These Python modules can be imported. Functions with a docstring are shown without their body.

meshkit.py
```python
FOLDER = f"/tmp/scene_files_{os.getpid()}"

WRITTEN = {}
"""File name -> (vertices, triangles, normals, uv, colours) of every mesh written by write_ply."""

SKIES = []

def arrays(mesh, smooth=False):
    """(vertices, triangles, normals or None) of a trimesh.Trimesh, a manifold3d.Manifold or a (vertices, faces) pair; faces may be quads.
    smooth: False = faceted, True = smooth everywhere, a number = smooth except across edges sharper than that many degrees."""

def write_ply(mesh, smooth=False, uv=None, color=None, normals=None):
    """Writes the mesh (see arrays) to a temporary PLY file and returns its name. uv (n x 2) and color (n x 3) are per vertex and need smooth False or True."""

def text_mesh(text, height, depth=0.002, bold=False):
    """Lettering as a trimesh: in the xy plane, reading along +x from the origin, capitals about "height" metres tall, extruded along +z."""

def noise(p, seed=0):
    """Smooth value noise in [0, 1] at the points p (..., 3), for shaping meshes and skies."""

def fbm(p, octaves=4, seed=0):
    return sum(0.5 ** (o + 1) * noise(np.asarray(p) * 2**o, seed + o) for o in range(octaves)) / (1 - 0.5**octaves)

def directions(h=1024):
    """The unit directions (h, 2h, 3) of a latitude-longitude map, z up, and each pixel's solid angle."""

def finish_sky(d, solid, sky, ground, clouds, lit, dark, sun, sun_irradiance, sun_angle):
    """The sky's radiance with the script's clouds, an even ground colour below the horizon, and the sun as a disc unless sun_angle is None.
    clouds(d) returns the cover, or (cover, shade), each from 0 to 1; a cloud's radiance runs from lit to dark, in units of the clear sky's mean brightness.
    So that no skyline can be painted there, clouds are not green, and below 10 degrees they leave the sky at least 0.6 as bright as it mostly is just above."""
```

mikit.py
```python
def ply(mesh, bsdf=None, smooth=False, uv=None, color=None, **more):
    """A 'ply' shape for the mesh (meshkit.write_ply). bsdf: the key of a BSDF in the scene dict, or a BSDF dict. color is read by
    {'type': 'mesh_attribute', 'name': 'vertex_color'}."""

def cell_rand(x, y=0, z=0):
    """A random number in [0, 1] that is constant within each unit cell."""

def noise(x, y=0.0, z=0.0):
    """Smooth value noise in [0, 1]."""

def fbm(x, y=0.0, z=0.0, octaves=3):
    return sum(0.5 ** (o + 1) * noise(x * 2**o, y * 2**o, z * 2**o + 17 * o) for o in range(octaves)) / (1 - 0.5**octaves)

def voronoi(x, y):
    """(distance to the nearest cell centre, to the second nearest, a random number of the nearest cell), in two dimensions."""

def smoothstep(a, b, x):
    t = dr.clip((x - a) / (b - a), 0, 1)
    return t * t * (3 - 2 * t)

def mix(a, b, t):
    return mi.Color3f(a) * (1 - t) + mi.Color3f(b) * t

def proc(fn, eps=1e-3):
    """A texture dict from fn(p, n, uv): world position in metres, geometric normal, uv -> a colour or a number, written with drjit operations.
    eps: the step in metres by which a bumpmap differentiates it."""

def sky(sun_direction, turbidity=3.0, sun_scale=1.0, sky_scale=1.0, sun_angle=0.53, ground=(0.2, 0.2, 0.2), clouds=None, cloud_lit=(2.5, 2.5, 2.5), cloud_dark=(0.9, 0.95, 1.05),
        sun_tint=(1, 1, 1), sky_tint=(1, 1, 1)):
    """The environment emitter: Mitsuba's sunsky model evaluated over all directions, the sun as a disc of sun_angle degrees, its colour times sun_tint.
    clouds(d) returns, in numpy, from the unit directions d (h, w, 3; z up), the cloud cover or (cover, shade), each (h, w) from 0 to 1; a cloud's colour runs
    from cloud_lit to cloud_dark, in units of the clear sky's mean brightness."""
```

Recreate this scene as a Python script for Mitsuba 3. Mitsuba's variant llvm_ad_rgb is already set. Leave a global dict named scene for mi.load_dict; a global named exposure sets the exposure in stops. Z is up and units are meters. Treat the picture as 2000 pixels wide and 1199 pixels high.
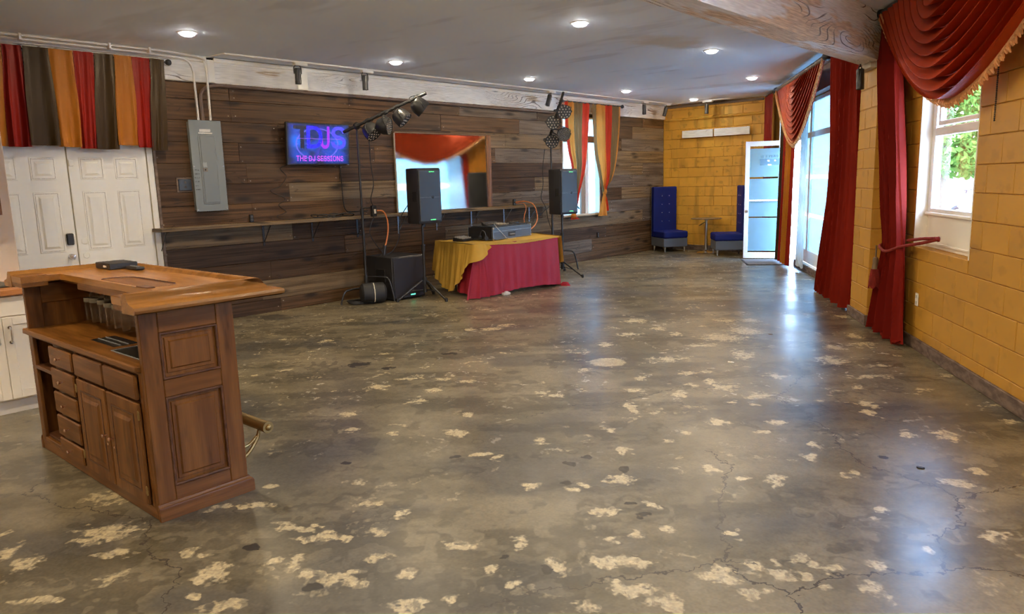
import math, random
import numpy as np, trimesh
import drjit as dr
import mitsuba as mi
import mikit, meshkit
from mikit import noise, fbm, voronoi, cell_rand, smoothstep, mix, proc
from shapely.geometry import Polygon

random.seed(7)
RNG = np.random.default_rng(11)
scene, labels = {'type': 'scene'}, {}
T = mi.ScalarTransform4f

# ------------------------------------------------------------------ camera, sky, exposure
exposure = 0.55
LAMP = 315.0            # radiance of the recessed ceiling lights
CAM = np.array([0, 0, 1.58])
FWD = np.array([-0.6656088, 0.726987, -0.16868559])
UP = np.array([-0.09328008, 0.14321506, 0.98528588])
scene['camera'] = {'type': 'perspective', 'fov_axis': 'x', 'fov': 2 * math.degrees(math.atan(1000 / 1434.03)), 'near_clip': 0.05, 'far_clip': 500,
                   'to_world': T().look_at(origin=CAM.tolist(), target=(CAM + FWD).tolist(), up=UP.tolist())}
scene['sky'] = mikit.sky((0.12, -0.62, 0.78), turbidity=3.0, sun_scale=14.0, sky_scale=150.0, ground=(0.35, 0.34, 0.32))

# ------------------------------------------------------------------ helpers
def S(r, g, b):
    v = np.array([r, g, b]) / 255.0
    return [float(x / 12.92 if x <= 0.04045 else ((x + 0.055) / 1.055) ** 2.4) for x in v]

def rgb(c):
    return c if isinstance(c, dict) else {'type': 'rgb', 'value': [float(x) for x in c]}

def mat(key, color, rough=0.5, metallic=0.0, spec=0.5, bump=None, **more):
    r = rough if isinstance(rough, dict) else float(rough)
    b = {'type': 'principled', 'base_color': rgb(color), 'roughness': r, 'metallic': float(metallic), 'specular': float(spec), **more}
    if bump:
        b = {'type': 'bumpmap', 'arbitrary': bump[0], 'scale': float(bump[1]), 'bsdf': b}
    scene[key] = {'type': 'twosided', 'bsdf': b}
    return key

_used = set()
def numbered(name):
    k, i = name, 0
    while k in _used:
        i += 1
        k = f'{name}_{i:03d}'
    _used.add(k)
    return k

def put(name, mesh, m, parent=None, smooth=35, label=None, cat=None, group=None, kind=None, **more):
    k = numbered(name if parent is None else parent + '__' + name)
    scene[k] = mikit.ply(mesh, m, smooth=smooth, **more)
    d = {a: b for a, b in (('label', label), ('category', cat), ('group', group), ('kind', kind)) if b}
    if d:
        labels[k] = d
    return k

def thing(name, label, cat, group=None):
    k = numbered(name)
    labels[k] = {'label': label, 'category': cat}
    if group:
        labels[k]['group'] = group
    return k

def struct(name):
    k = numbered(name)
    labels[k] = {'kind': 'structure'}
    return k

def cat_(*ms):
    out = []
    for m in ms:
        out += m if isinstance(m, list) else [m]
    return trimesh.util.concatenate(out)

def box(x0, x1, y0, y1, z0, z1, b=0.003):
    """A box with chamfered edges (b = 0: plain)."""
    lo, hi = np.minimum([x0, y0, z0], [x1, y1, z1]), np.maximum([x0, y0, z0], [x1, y1, z1])
    b = min(b, 0.45 * (hi - lo).min())
    if b <= 0:
        return trimesh.creation.box(bounds=[lo, hi])
    pts = []
    for sx in (0, 1):
        for sy in (0, 1):
            for sz in (0, 1):
                c = np.where([sx, sy, sz], hi, lo)
                d = np.where([sx, sy, sz], -b, b)
                for ax in range(3):
                    p = c + d
                    p[ax] = c[ax]
                    pts.append(p)
    return hull(pts)

def hull(pts):
    return trimesh.convex.convex_hull(np.asarray(pts, float))

def xf(m, M):
    m = m.copy()
    m.apply_transform(M)
    return m

def frame(o, x, y, z=None):
    M = np.eye(4)
    z = np.cross(x, y) if z is None else z
    M[:3, 0], M[:3, 1], M[:3, 2], M[:3, 3] = x, y, z, o
    return M

def unit(v):
    v = np.asarray(v, float)
    return v / np.linalg.norm(v)

def axis_frame(o, d, up=(0, 0, 1)):
    """A frame whose z axis is d."""
    d = unit(d)
    up = np.array(up, float)
    if abs(d @ up) > 0.98:
        up = np.array([1.0, 0, 0])
    x = unit(np.cross(up, d))
    return frame(o, x, np.cross(d, x), d)

def rotz(deg, o=(0, 0, 0)):
    a = math.radians(deg)
    return frame(o, [math.cos(a), math.sin(a), 0], [-math.sin(a), math.cos(a), 0], [0, 0, 1])

def grid_mesh(P, close_u=False):
    """P (rows, cols, 3) -> mesh."""
    r, c = P.shape[:2]
    i, j = np.meshgrid(np.arange(r - 1), np.arange(c if close_u else c - 1), indexing='ij')
    a, b, d, e = i * c + j, i * c + (j + 1) % c, (i + 1) * c + (j + 1) % c, (i + 1) * c + j
    q = np.stack([a, b, d, e], -1).reshape(-1, 4)
    return trimesh.Trimesh(P.reshape(-1, 3), np.vstack([q[:, [0, 1, 2]], q[:, [0, 2, 3]]]), process=False)

def tube(pts, r, sides=8, caps=True):
    p = np.asarray(pts, float)
    t = np.gradient(p, axis=0)
    t /= np.linalg.norm(t, axis=1, keepdims=True) + 1e-12
    a = np.cross(t[0], [0, 0, 1.0] if abs(t[0][2]) < 0.9 else [1.0, 0, 0])
    a /= np.linalg.norm(a)
    ang = np.arange(sides) * 2 * np.pi / sides
    rings = []
    rr = np.broadcast_to(r, (len(p),))
    for k in range(len(p)):
        a = a - t[k] * (a @ t[k])
        a /= np.linalg.norm(a) + 1e-12
        b = np.cross(t[k], a)
        rings.append(p[k] + rr[k] * (np.cos(ang)[:, None] * a + np.sin(ang)[:, None] * b))
    m = grid_mesh(np.array(rings), True)
    if caps:
        n = len(m.vertices)
        v = np.vstack([m.vertices, p[0], p[-1]])
        L = (len(p) - 1) * sides
        f = [m.faces]
        j = np.arange(sides)
        f.append(np.stack([np.full(sides, n), (j + 1) % sides, j], -1))
        f.append(np.stack([np.full(sides, n + 1), L + j, L + (j + 1) % sides], -1))
        m = trimesh.Trimesh(v, np.vstack(f), process=False)
    return m

def curve(pts, n=24):
    """A smooth line through the points (Catmull-Rom)."""
    p = np.asarray(pts, float)
    p = np.vstack([2 * p[0] - p[1], p, 2 * p[-1] - p[-2]])
    out = []
    per = max(2, n // (len(p) - 3))
    for i in range(1, len(p) - 2):
        for k in range(per):
            t = k / per
            out.append(0.5 * (2 * p[i] + (p[i + 1] - p[i - 1]) * t + (2 * p[i - 1] - 5 * p[i] + 4 * p[i + 1] - p[i + 2]) * t * t + (3 * p[i] - p[i - 1] - 3 * p[i + 1] + p[i + 2]) * t ** 3))
    out.append(p[-2])
    return np.array(out)

def lathe(profile, n=24):
    """Profile [(r, z)] turned about z."""
    pr = np.asarray(profile, float)
    ang = np.arange(n) * 2 * np.pi / n
    P = np.stack([pr[:, 0, None] * np.cos(ang), pr[:, 0, None] * np.sin(ang), np.repeat(pr[:, 1, None], n, 1)], -1)
    return grid_mesh(P, True)

def prism(poly, z0, z1):
    m = trimesh.creation.extrude_polygon(Polygon(poly), z1 - z0, engine='earcut')
    m.apply_translation([0, 0, z0])
    return m

def pillow(x0, x1, y0, y1, z0, z1, b):
    """A frustum: the rectangle at z0, shrunk by b at z1 (a raised panel)."""
    return hull([(x, y, z0) for x in (x0, x1) for y in (y0, y1)] + [(x, y, z1) for x in (x0 + b, x1 - b) for y in (y0 + b, y1 - b)])

def loft(rings, cap=True):
    """Quads between successive closed rings (k, n, 3), ends capped by a fan."""
    R_ = np.asarray(rings, float)
    m = grid_mesh(R_, True)
    if not cap:
        return m
    k, n = R_.shape[:2]
    from shapely.geometry import Polygon as Pg
    fs, vs = [m.faces], m.vertices
    c0, c1 = R_[0].mean(0), R_[-1].mean(0)
    v = np.vstack([vs, c0, c1])
    j = np.arange(n)
    fs.append(np.stack([np.full(n, len(vs)), (j + 1) % n, j], -1))
    fs.append(np.stack([np.full(n, len(vs) + 1), (k - 1) * n + j, (k - 1) * n + (j + 1) % n], -1))
    return trimesh.Trimesh(v, np.vstack(fs), process=False)

# ------------------------------------------------------------------ the plan of the room (metres)
XL, YB, ZC = -8.618, 14.49, 3.10         # plank wall, back wall, ceiling
Q = np.array([-1.849, 7.459, 0.0])       # a point of the slanting right wall
RD = np.array([-0.52623, 0.85034, 0.0])  # along it, away from the camera
RN = np.array([-0.85034, -0.52623, 0.0]) # out of it, into the room
RM = frame(Q, RD, RN, [0, 0, 1.0])

def RW(s, n, z):
    return Q + RD * s + RN * n + np.array([0, 0, z])

def rbox(s0, s1, n0, n1, z0, z1, b=0.003):
    return xf(box(s0, s1, n0, n1, z0, z1, b), RM)

# ------------------------------------------------------------------ materials
def plank_fn(c0, c1, c2, seed):
    def f(p, n, uv):
        row = dr.floor((p.z - 0.17) / 0.2452)
        off = row * 7.31 + seed
        y = p.y + off * 3.17
        g = fbm(y * 1.4, p.z * 60 + off, seed, 4)
        big = fbm(y * 1.1, p.z * 9 + off, seed + 3, 3)
        fine = noise(y * 7, p.z * 260, seed)
        c = mix(c0, c1, smoothstep(0.3, 0.72, g))
        c = mix(c, c2, smoothstep(0.5, 0.78, big) * 0.75)
        d, _, r = voronoi(y * 1.15, p.z * 4.3 + off)
        ring = smoothstep(0.2, 0.03, d) * dr.select(r > 0.45, 1.0, 0.0)
        c = mix(c, [0.012, 0.008, 0.006], ring * 0.85)
        crack = smoothstep(0.009, 0.0, dr.abs(fbm(y * 0.7, p.z * 12 + off, seed + 9, 3) - 0.5)) * 0.6
        c = mix(c, [0.01, 0.007, 0.005], crack)
        return c * (0.86 + 0.26 * fine)
    return f

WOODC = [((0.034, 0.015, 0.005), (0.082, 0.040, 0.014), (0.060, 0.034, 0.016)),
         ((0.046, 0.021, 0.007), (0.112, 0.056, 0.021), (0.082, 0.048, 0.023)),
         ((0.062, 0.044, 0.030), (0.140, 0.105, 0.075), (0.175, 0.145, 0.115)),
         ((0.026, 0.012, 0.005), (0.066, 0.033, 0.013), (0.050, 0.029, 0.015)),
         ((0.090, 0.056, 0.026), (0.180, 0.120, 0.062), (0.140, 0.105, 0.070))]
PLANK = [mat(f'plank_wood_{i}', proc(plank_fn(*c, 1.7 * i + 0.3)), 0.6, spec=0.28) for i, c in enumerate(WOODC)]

def grain_fn(c0, c1, axis, sc=1.0, wear=0.25, seed=0.0):
    def f(p, n, uv):
        q = [p.x, p.y, p.z]
        a = q[axis]
        b, c = [q[i] for i in range(3) if i != axis]
        g = fbm(a * 2.2 * sc + seed, b * 26 * sc, c * 26 * sc, 4)
        w = fbm(a * 3.5 + 3.1, b * 14, c * 14, 4)
        fine = noise(a * 16, b * 190, c * 190)
        col = mix(c0, c1, smoothstep(0.2, 0.8, g))
        col = mix(col, [x * 0.35 for x in c0], smoothstep(0.55, 0.78, w) * wear)
        return col * (0.90 + 0.20 * fine)
    return f

BAR0, BAR1 = (0.088, 0.030, 0.006), (0.158, 0.060, 0.012)
BARX = mat('bar_wood_long', proc(grain_fn(BAR0, BAR1, 0, seed=1)), 0.33, spec=0.3)
BARY = mat('bar_wood_deep', proc(grain_fn(BAR0, BAR1, 1, seed=5)), 0.33, spec=0.3)
BARZ = mat('bar_wood_up', proc(grain_fn(BAR0, BAR1, 2, seed=9, wear=0.7)), 0.36, spec=0.3)
BARD = mat('bar_wood_dark', proc(grain_fn((0.045, 0.016, 0.007), (0.10, 0.038, 0.014), 0, seed=3)), 0.4, spec=0.5)
BART = mat('bar_top_wood', proc(grain_fn((0.20, 0.080, 0.016), (0.26, 0.110, 0.025), 0, seed=7)), 0.22, spec=0.5)

def painted_beam_fn(axis, bare, tan0, tan1):
    def f(p, n, uv):
        q = [p.x, p.y, p.z]
        a = q[axis]
        b, c = [q[i] for i in range(3) if i != axis]
        h = b + c * 1.0
        w = fbm(a * 0.8, h * 3.0, 2.0, 3)
        k = (fbm(a * 0.55 + 4, h * 4.5, 1.0, 3) + 0.25 * w) * 16 + h * 22
        line = smoothstep(0.37, 0.47, dr.abs(k - dr.floor(k) - 0.5))
        mask = smoothstep(0.46, 0.62, fbm(a * 1.3 + 9, h * 3.4, 5.0, 3))
        peel = smoothstep(bare, bare + 0.12, fbm(a * 1.0 + 2, h * 5, 7.0, 4) + 0.10 * (noise(a * 9, h * 70, 3.0) - 0.5))
        fine = noise(a * 12, h * 160, 1.0)
        white = mix([0.76, 0.75, 0.71], [0.88, 0.87, 0.84], fbm(a * 3, h * 12, 0.0, 3))
        col = mix(white, mix(tan0, tan1, fine), peel)
        col = mix(col, [0.075, 0.045, 0.028], line * mask * 0.85)
        return col * (0.88 + 0.22 * fine)
    return f

BEAMY = mat('painted_beam', proc(painted_beam_fn(1, 0.70, (0.42, 0.32, 0.21), (0.55, 0.45, 0.32))), 0.7, spec=0.3)
BEAMC = mat('ceiling_beam_wood', proc(painted_beam_fn(1, 0.56, (0.62, 0.45, 0.28), (0.78, 0.61, 0.41))), 0.7, spec=0.3)

def block_fn(base, dirt, amount, seed):
    def f(p, n, uv):
        h = p.x + p.y * 0.7
        st = fbm(h * 5.5 + seed, p.z * 1.1, seed, 4)
        sp = fbm(p.x * 9 + seed, p.y * 9, p.z * 9, 4)
        c = mix([x * 0.88 for x in base], base, fbm(p.x * 3, p.y * 3, p.z * 3 + seed, 3))
        c = mix(c, dirt, smoothstep(0.56, 0.76, st) * amount)
        c = mix(c, dirt, smoothstep(0.60, 0.75, sp) * amount)
        return c
    return f

def rough_bump(p, n, uv):
    return noise(p.x * 160, p.y * 160, p.z * 160) + 0.8 * noise(p.x * 45, p.y * 45, p.z * 45)

YEL = [mat('yellow_block_paint_0', proc(block_fn((0.52, 0.265, 0.036), (0.26, 0.13, 0.030), 0.22, 1.0)), 0.55, spec=0.35),
       mat('yellow_block_paint_1', proc(block_fn((0.51, 0.26, 0.035), (0.26, 0.13, 0.030), 0.22, 6.0)), 0.55, spec=0.35)]
YBK = [mat('yellow_back_paint_0', proc(block_fn((0.66, 0.345, 0.044), (0.26, 0.125, 0.022), 0.45, 2.0)), 0.5, spec=0.4),
       mat('yellow_back_paint_1', proc(block_fn((0.64, 0.332, 0.043), (0.26, 0.125, 0.022), 0.45, 8.0)), 0.5, spec=0.4)]
MORTY = mat('painted_mortar', (0.36, 0.180, 0.032), 0.7)

def ceil_fn(p, n, uv):
    c = mix([0.72, 0.79, 0.85], [0.80, 0.87, 0.92], fbm(p.x * 0.9, p.y * 0.5, 0.0, 4))
    c = mix(c, [0.55, 0.58, 0.61], smoothstep(0.6, 0.75, fbm(p.x * 0.7 + 5, p.y * 2.4, 3.0, 4)) * 0.5)
    dx, dy = (p.x + 4.55) / 0.32, (p.y - 7.75) / 0.6
    stain = smoothstep(1.25, 0.3, dr.sqrt(dx * dx + dy * dy) + 0.7 * (fbm(p.x * 5, p.y * 5, 0.0, 4) - 0.5))
    return mix(c, [0.62, 0.52, 0.33], stain * 0.7)
CEIL = mat('ceiling_paint', proc(ceil_fn), 0.75, spec=0.3)

# floor: ground-in stains, worn pale patches and cracks, in the floor's own coordinates (rotated by 42.5 degrees)
PATCH="""-2.15,3.64,0.13,0.08 -1.94,3.24,0.14,0.1 -1.79,3.04,0.08,0.05 -2.16,2.97,0.08,0.08 -2.31,3.09,0.05,0.07 -2.44,3.25,0.03,0.05 -1.69,2.82,0.07,0.06 -1.89,2.67,0.12,0.04 -1.44,3.02,0.06,0.05 -1.29,2.85,0.07,0.09 -1.31,3.48,0.11,0.04 -1.49,3.49,0.05,0.03 -1.34,3.74,0.06,0.03 -1.05,3.26,0.11,0.05 -0.9,3.16,0.11,0.05 -1.04,2.92,0.05,0.06 -0.95,2.93,0.04,0.08 -0.87,2.81,0.06,0.04 -0.71,2.78,0.08,0.06 -1.14,2.59,0.08,0.05 -1.28,2.67,0.03,0.03 -1.17,4.98,0.08,0.07 -0.32,4.87,0.04,0.06 -0.79,4.52,0.05,0.04 -1.08,4.62,0.05,0.03 -0.38,4.51,0.07,0.08 0.15,4.32,0.05,0.07 -0.1,4.05,0.04,0.04 -0.2,4.1,0.08,0.03 0.63,4.12,0.07,0.07 0.61,4.48,0.04,0.04 1.07,4.39,0.04,0.05 0.92,4.26,0.04,0.04 0.55,3.71,0.07,0.06 0.28,3.58,0.05,0.05 0.37,3.65,0.03,0.04 0.65,3.39,0.03,0.07 0.43,3.3,0.06,0.05 0.09,3.64,0.05,0.05 -0.87,3.75,0.06,0.06 -0.76,3.47,0.07,0.07 -0.57,3.36,0.05,0.05 -0.63,3.18,0.04,0.04 -0.8,3.14,0.04,0.04 -0.25,3.03,0.08,0.04 0.01,3.05,0.04,0.05 -0.6,2.94,0.05,0.03 -0.13,2.83,0.03,0.03 0.16,2.83,0.03,0.06 0.34,2.82,0.06,0.06 0.47,2.83,0.08,0.05 0.4,3.04,0.05,0.04 0.53,3.07,0.03,0.04 0.69,3.12,0.03,0.05 -0.04,2.68,0.03,0.03 -0.45,2.56,0.08,0.05 -0.67,2.76,0.07,0.06 0.22,2.51,0.07,0.06 0.46,2.64,0.09,0.06 0.56,2.55,0.08,0.05 -0.46,2.78,0.03,0.04 -0.26,2.59,0.04,0.03 1.33,4.57,0.08,0.07 1.71,4.53,0.08,0.04 1.54,4.39,0.05,0.05 2.35,4.67,0.05,0.09 2.38,4.26,0.05,0.06 2.58,4.2,0.07,0.12 1.76,4.13,0.04,0.06 1.66,3.92,0.06,0.06 1.81,3.69,0.04,0.06 1.73,3.67,0.03,0.04 1.19,3.66,0.03,0.04 1.34,3.62,0.05,0.08 1.06,3.81,0.03,0.06 2.25,3.53,0.09,0.06 2.45,3.67,0.04,0.07 0.97,3.05,0.04,0.05 1.17,2.84,0.04,0.05 1.22,2.78,0.03,0.04 0.96,2.76,0.03,0.06 1.05,2.7,0.05,0.05 1.07,2.78,0.03,0.03 0.8,2.7,0.09,0.07 0.89,2.58,0.07,0.05 0.58,2.51,0.05,0.05 1.45,2.77,0.04,0.05 1.37,2.59,0.05,0.08 1.19,2.62,0.03,0.04 2.04,2.98,0.07,0.05 1.71,2.9,0.03,0.03 1.64,3.18,0.03,0.03 1.73,3.25,0.03,0.03 1.26,2.75,0.03,0.04 1.14,2.71,0.03,0.03 2.08,7.1,0.22,0.21 2.38,7.39,0.18,0.2 1.59,5.38,0.11,0.12 1.54,5.55,0.06,0.12 2.03,6.37,0.11,0.19 2.07,5.66,0.09,0.09 1.37,6.29,0.18,0.09 1.23,5.22,0.07,0.08 1.79,6.79,0.19,0.06 1.2,7.37,0.13,0.1 1.4,8.07,0.14,0.15 1.54,7.61,0.07,0.11 0.89,6.91,0.09,0.11 1.01,5.7,0.06,0.08 0.9,5.34,0.07,0.07 1.38,5.45,0.07,0.06 1.42,5.78,0.08,0.06 1.58,5.83,0.06,0.06 0.59,6,0.05,0.08 0.31,5.27,0.08,0.07 0.22,5.34,0.05,0.09 0.81,4.88,0.04,0.15 0.78,4.98,0.05,0.07 0.94,4.81,0.03,0.04 1.77,5.12,0.11,0.07 1.53,4.97,0.05,0.05 1.67,4.92,0.03,0.03 2.92,6.56,0.06,0.12 2.59,7.92,0.11,0.12 2.35,7.92,0.11,0.17 1.66,7.31,0.08,0.1 2.78,5.55,0.17,0.07 2.98,5.18,0.06,0.06 3.04,5.88,0.06,0.05 2.93,6.54,0.08,0.12 2.72,6.08,0.13,0.16 3.36,7.03,0.08,0.14 3.66,8,0.08,0.09 3.25,6.67,0.13,0.08 2.43,4.86,0.06,0.09 3.23,4.75,0.05,0.03 3.12,4.42,0.05,0.05 2.55,5.27,0.05,0.07 3.37,5.51,0.06,0.06 2.15,4.97,0.04,0.06 -0.64,5.52,0.07,0.09 -0.39,5.72,0.07,0.06 -0.57,5.83,0.08,0.05 -0.88,5.86,0.08,0.05 -1.06,5.64,0.12,0.06 -1.22,6.82,0.06,0.04 -1.94,7.46,0.08,0.08 -0.08,8.04,0.11,0.09 -0.23,7.86,0.11,0.09 -0.48,7.84,0.08,0.06 -2.02,6.27,0.07,0.06 -2.22,6.1,0.06,0.03 -2.4,7.59,0.08,0.05 -0.73,5.23,0.08,0.06"""
SPOT="-0.83,2.74,0.04,0.03 -1.18,3.06,0.03,0.03 -0.35,4.1,0.04,0.03 0.6,3.85,0.04,0.05 0.31,3.92,0.03,0.04 0.28,3.67,0.03,0.03 0.56,3.39,0.03,0.03 0.59,3.26,0.03,0.03 0.41,4.02,0.03,0.03 -0.05,2.94,0.03,0.03 2.05,3.89,0.03,0.03 -0.61,6.75,0.07,0.06 -1.1,6.26,0.05,0.05 -1.39,6.4,0.1,0.08 0.11,2.8,0.03,0.03 -1,4.03,0.03,0.03"
CRACK="-0.25,2.50 -0.12,2.57 -0.01,2.59 0.09,2.65 0.23,2.67 0.34,2.69 0.44,2.72 0.57,2.75 0.68,2.77 0.81,2.82 0.87,2.82 0.96,2.79;0.87,2.78 0.88,2.72 0.97,2.64 1.03,2.55 1.03,2.44;1.03,2.55 1.15,2.64 1.23,2.69 1.36,2.69 1.48,2.71 1.58,2.69 1.70,2.72 1.82,2.72 1.98,2.66;1.70,2.72 1.79,2.88 1.82,2.97 1.91,3.04 2.01,3.11 2.10,3.26 2.12,3.35 2.13,3.48 2.03,3.62 1.96,3.74 1.89,3.82 1.88,4.10 1.95,4.32 1.93,4.62 1.93,4.78 1.89,5.09 2.08,5.33 2.28,5.61 2.43,6.19;2.12,3.33 2.27,3.41 2.39,3.43 2.54,3.47;0.87,2.82 0.92,2.98 0.92,3.10 0.98,3.33 1.04,3.51 1.09,3.60 1.10,3.70 1.17,3.77 1.16,3.88 1.13,4.08;-1.35,2.55 -1.39,2.67 -1.41,2.81 -1.46,2.91 -1.57,2.98 -1.69,3.11 -1.79,3.38 -1.89,3.39 -2.09,3.49 -2.25,3.53 -2.38,3.58 -2.63,3.72 -2.64,3.86 -2.70,3.97;0.08,4.78 0.34,4.99 0.64,5.04 0.87,5.15 1.27,5.42"

PATCH, SPOT = ([tuple(map(float, e.split(','))) for e in s.split()] for s in (PATCH, SPOT))
CRACK = [[tuple(map(float, e.split(','))) for e in l.split()] for l in CRACK.split(';')]
CA, SA = math.cos(0.741352), math.sin(0.741352)

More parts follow.
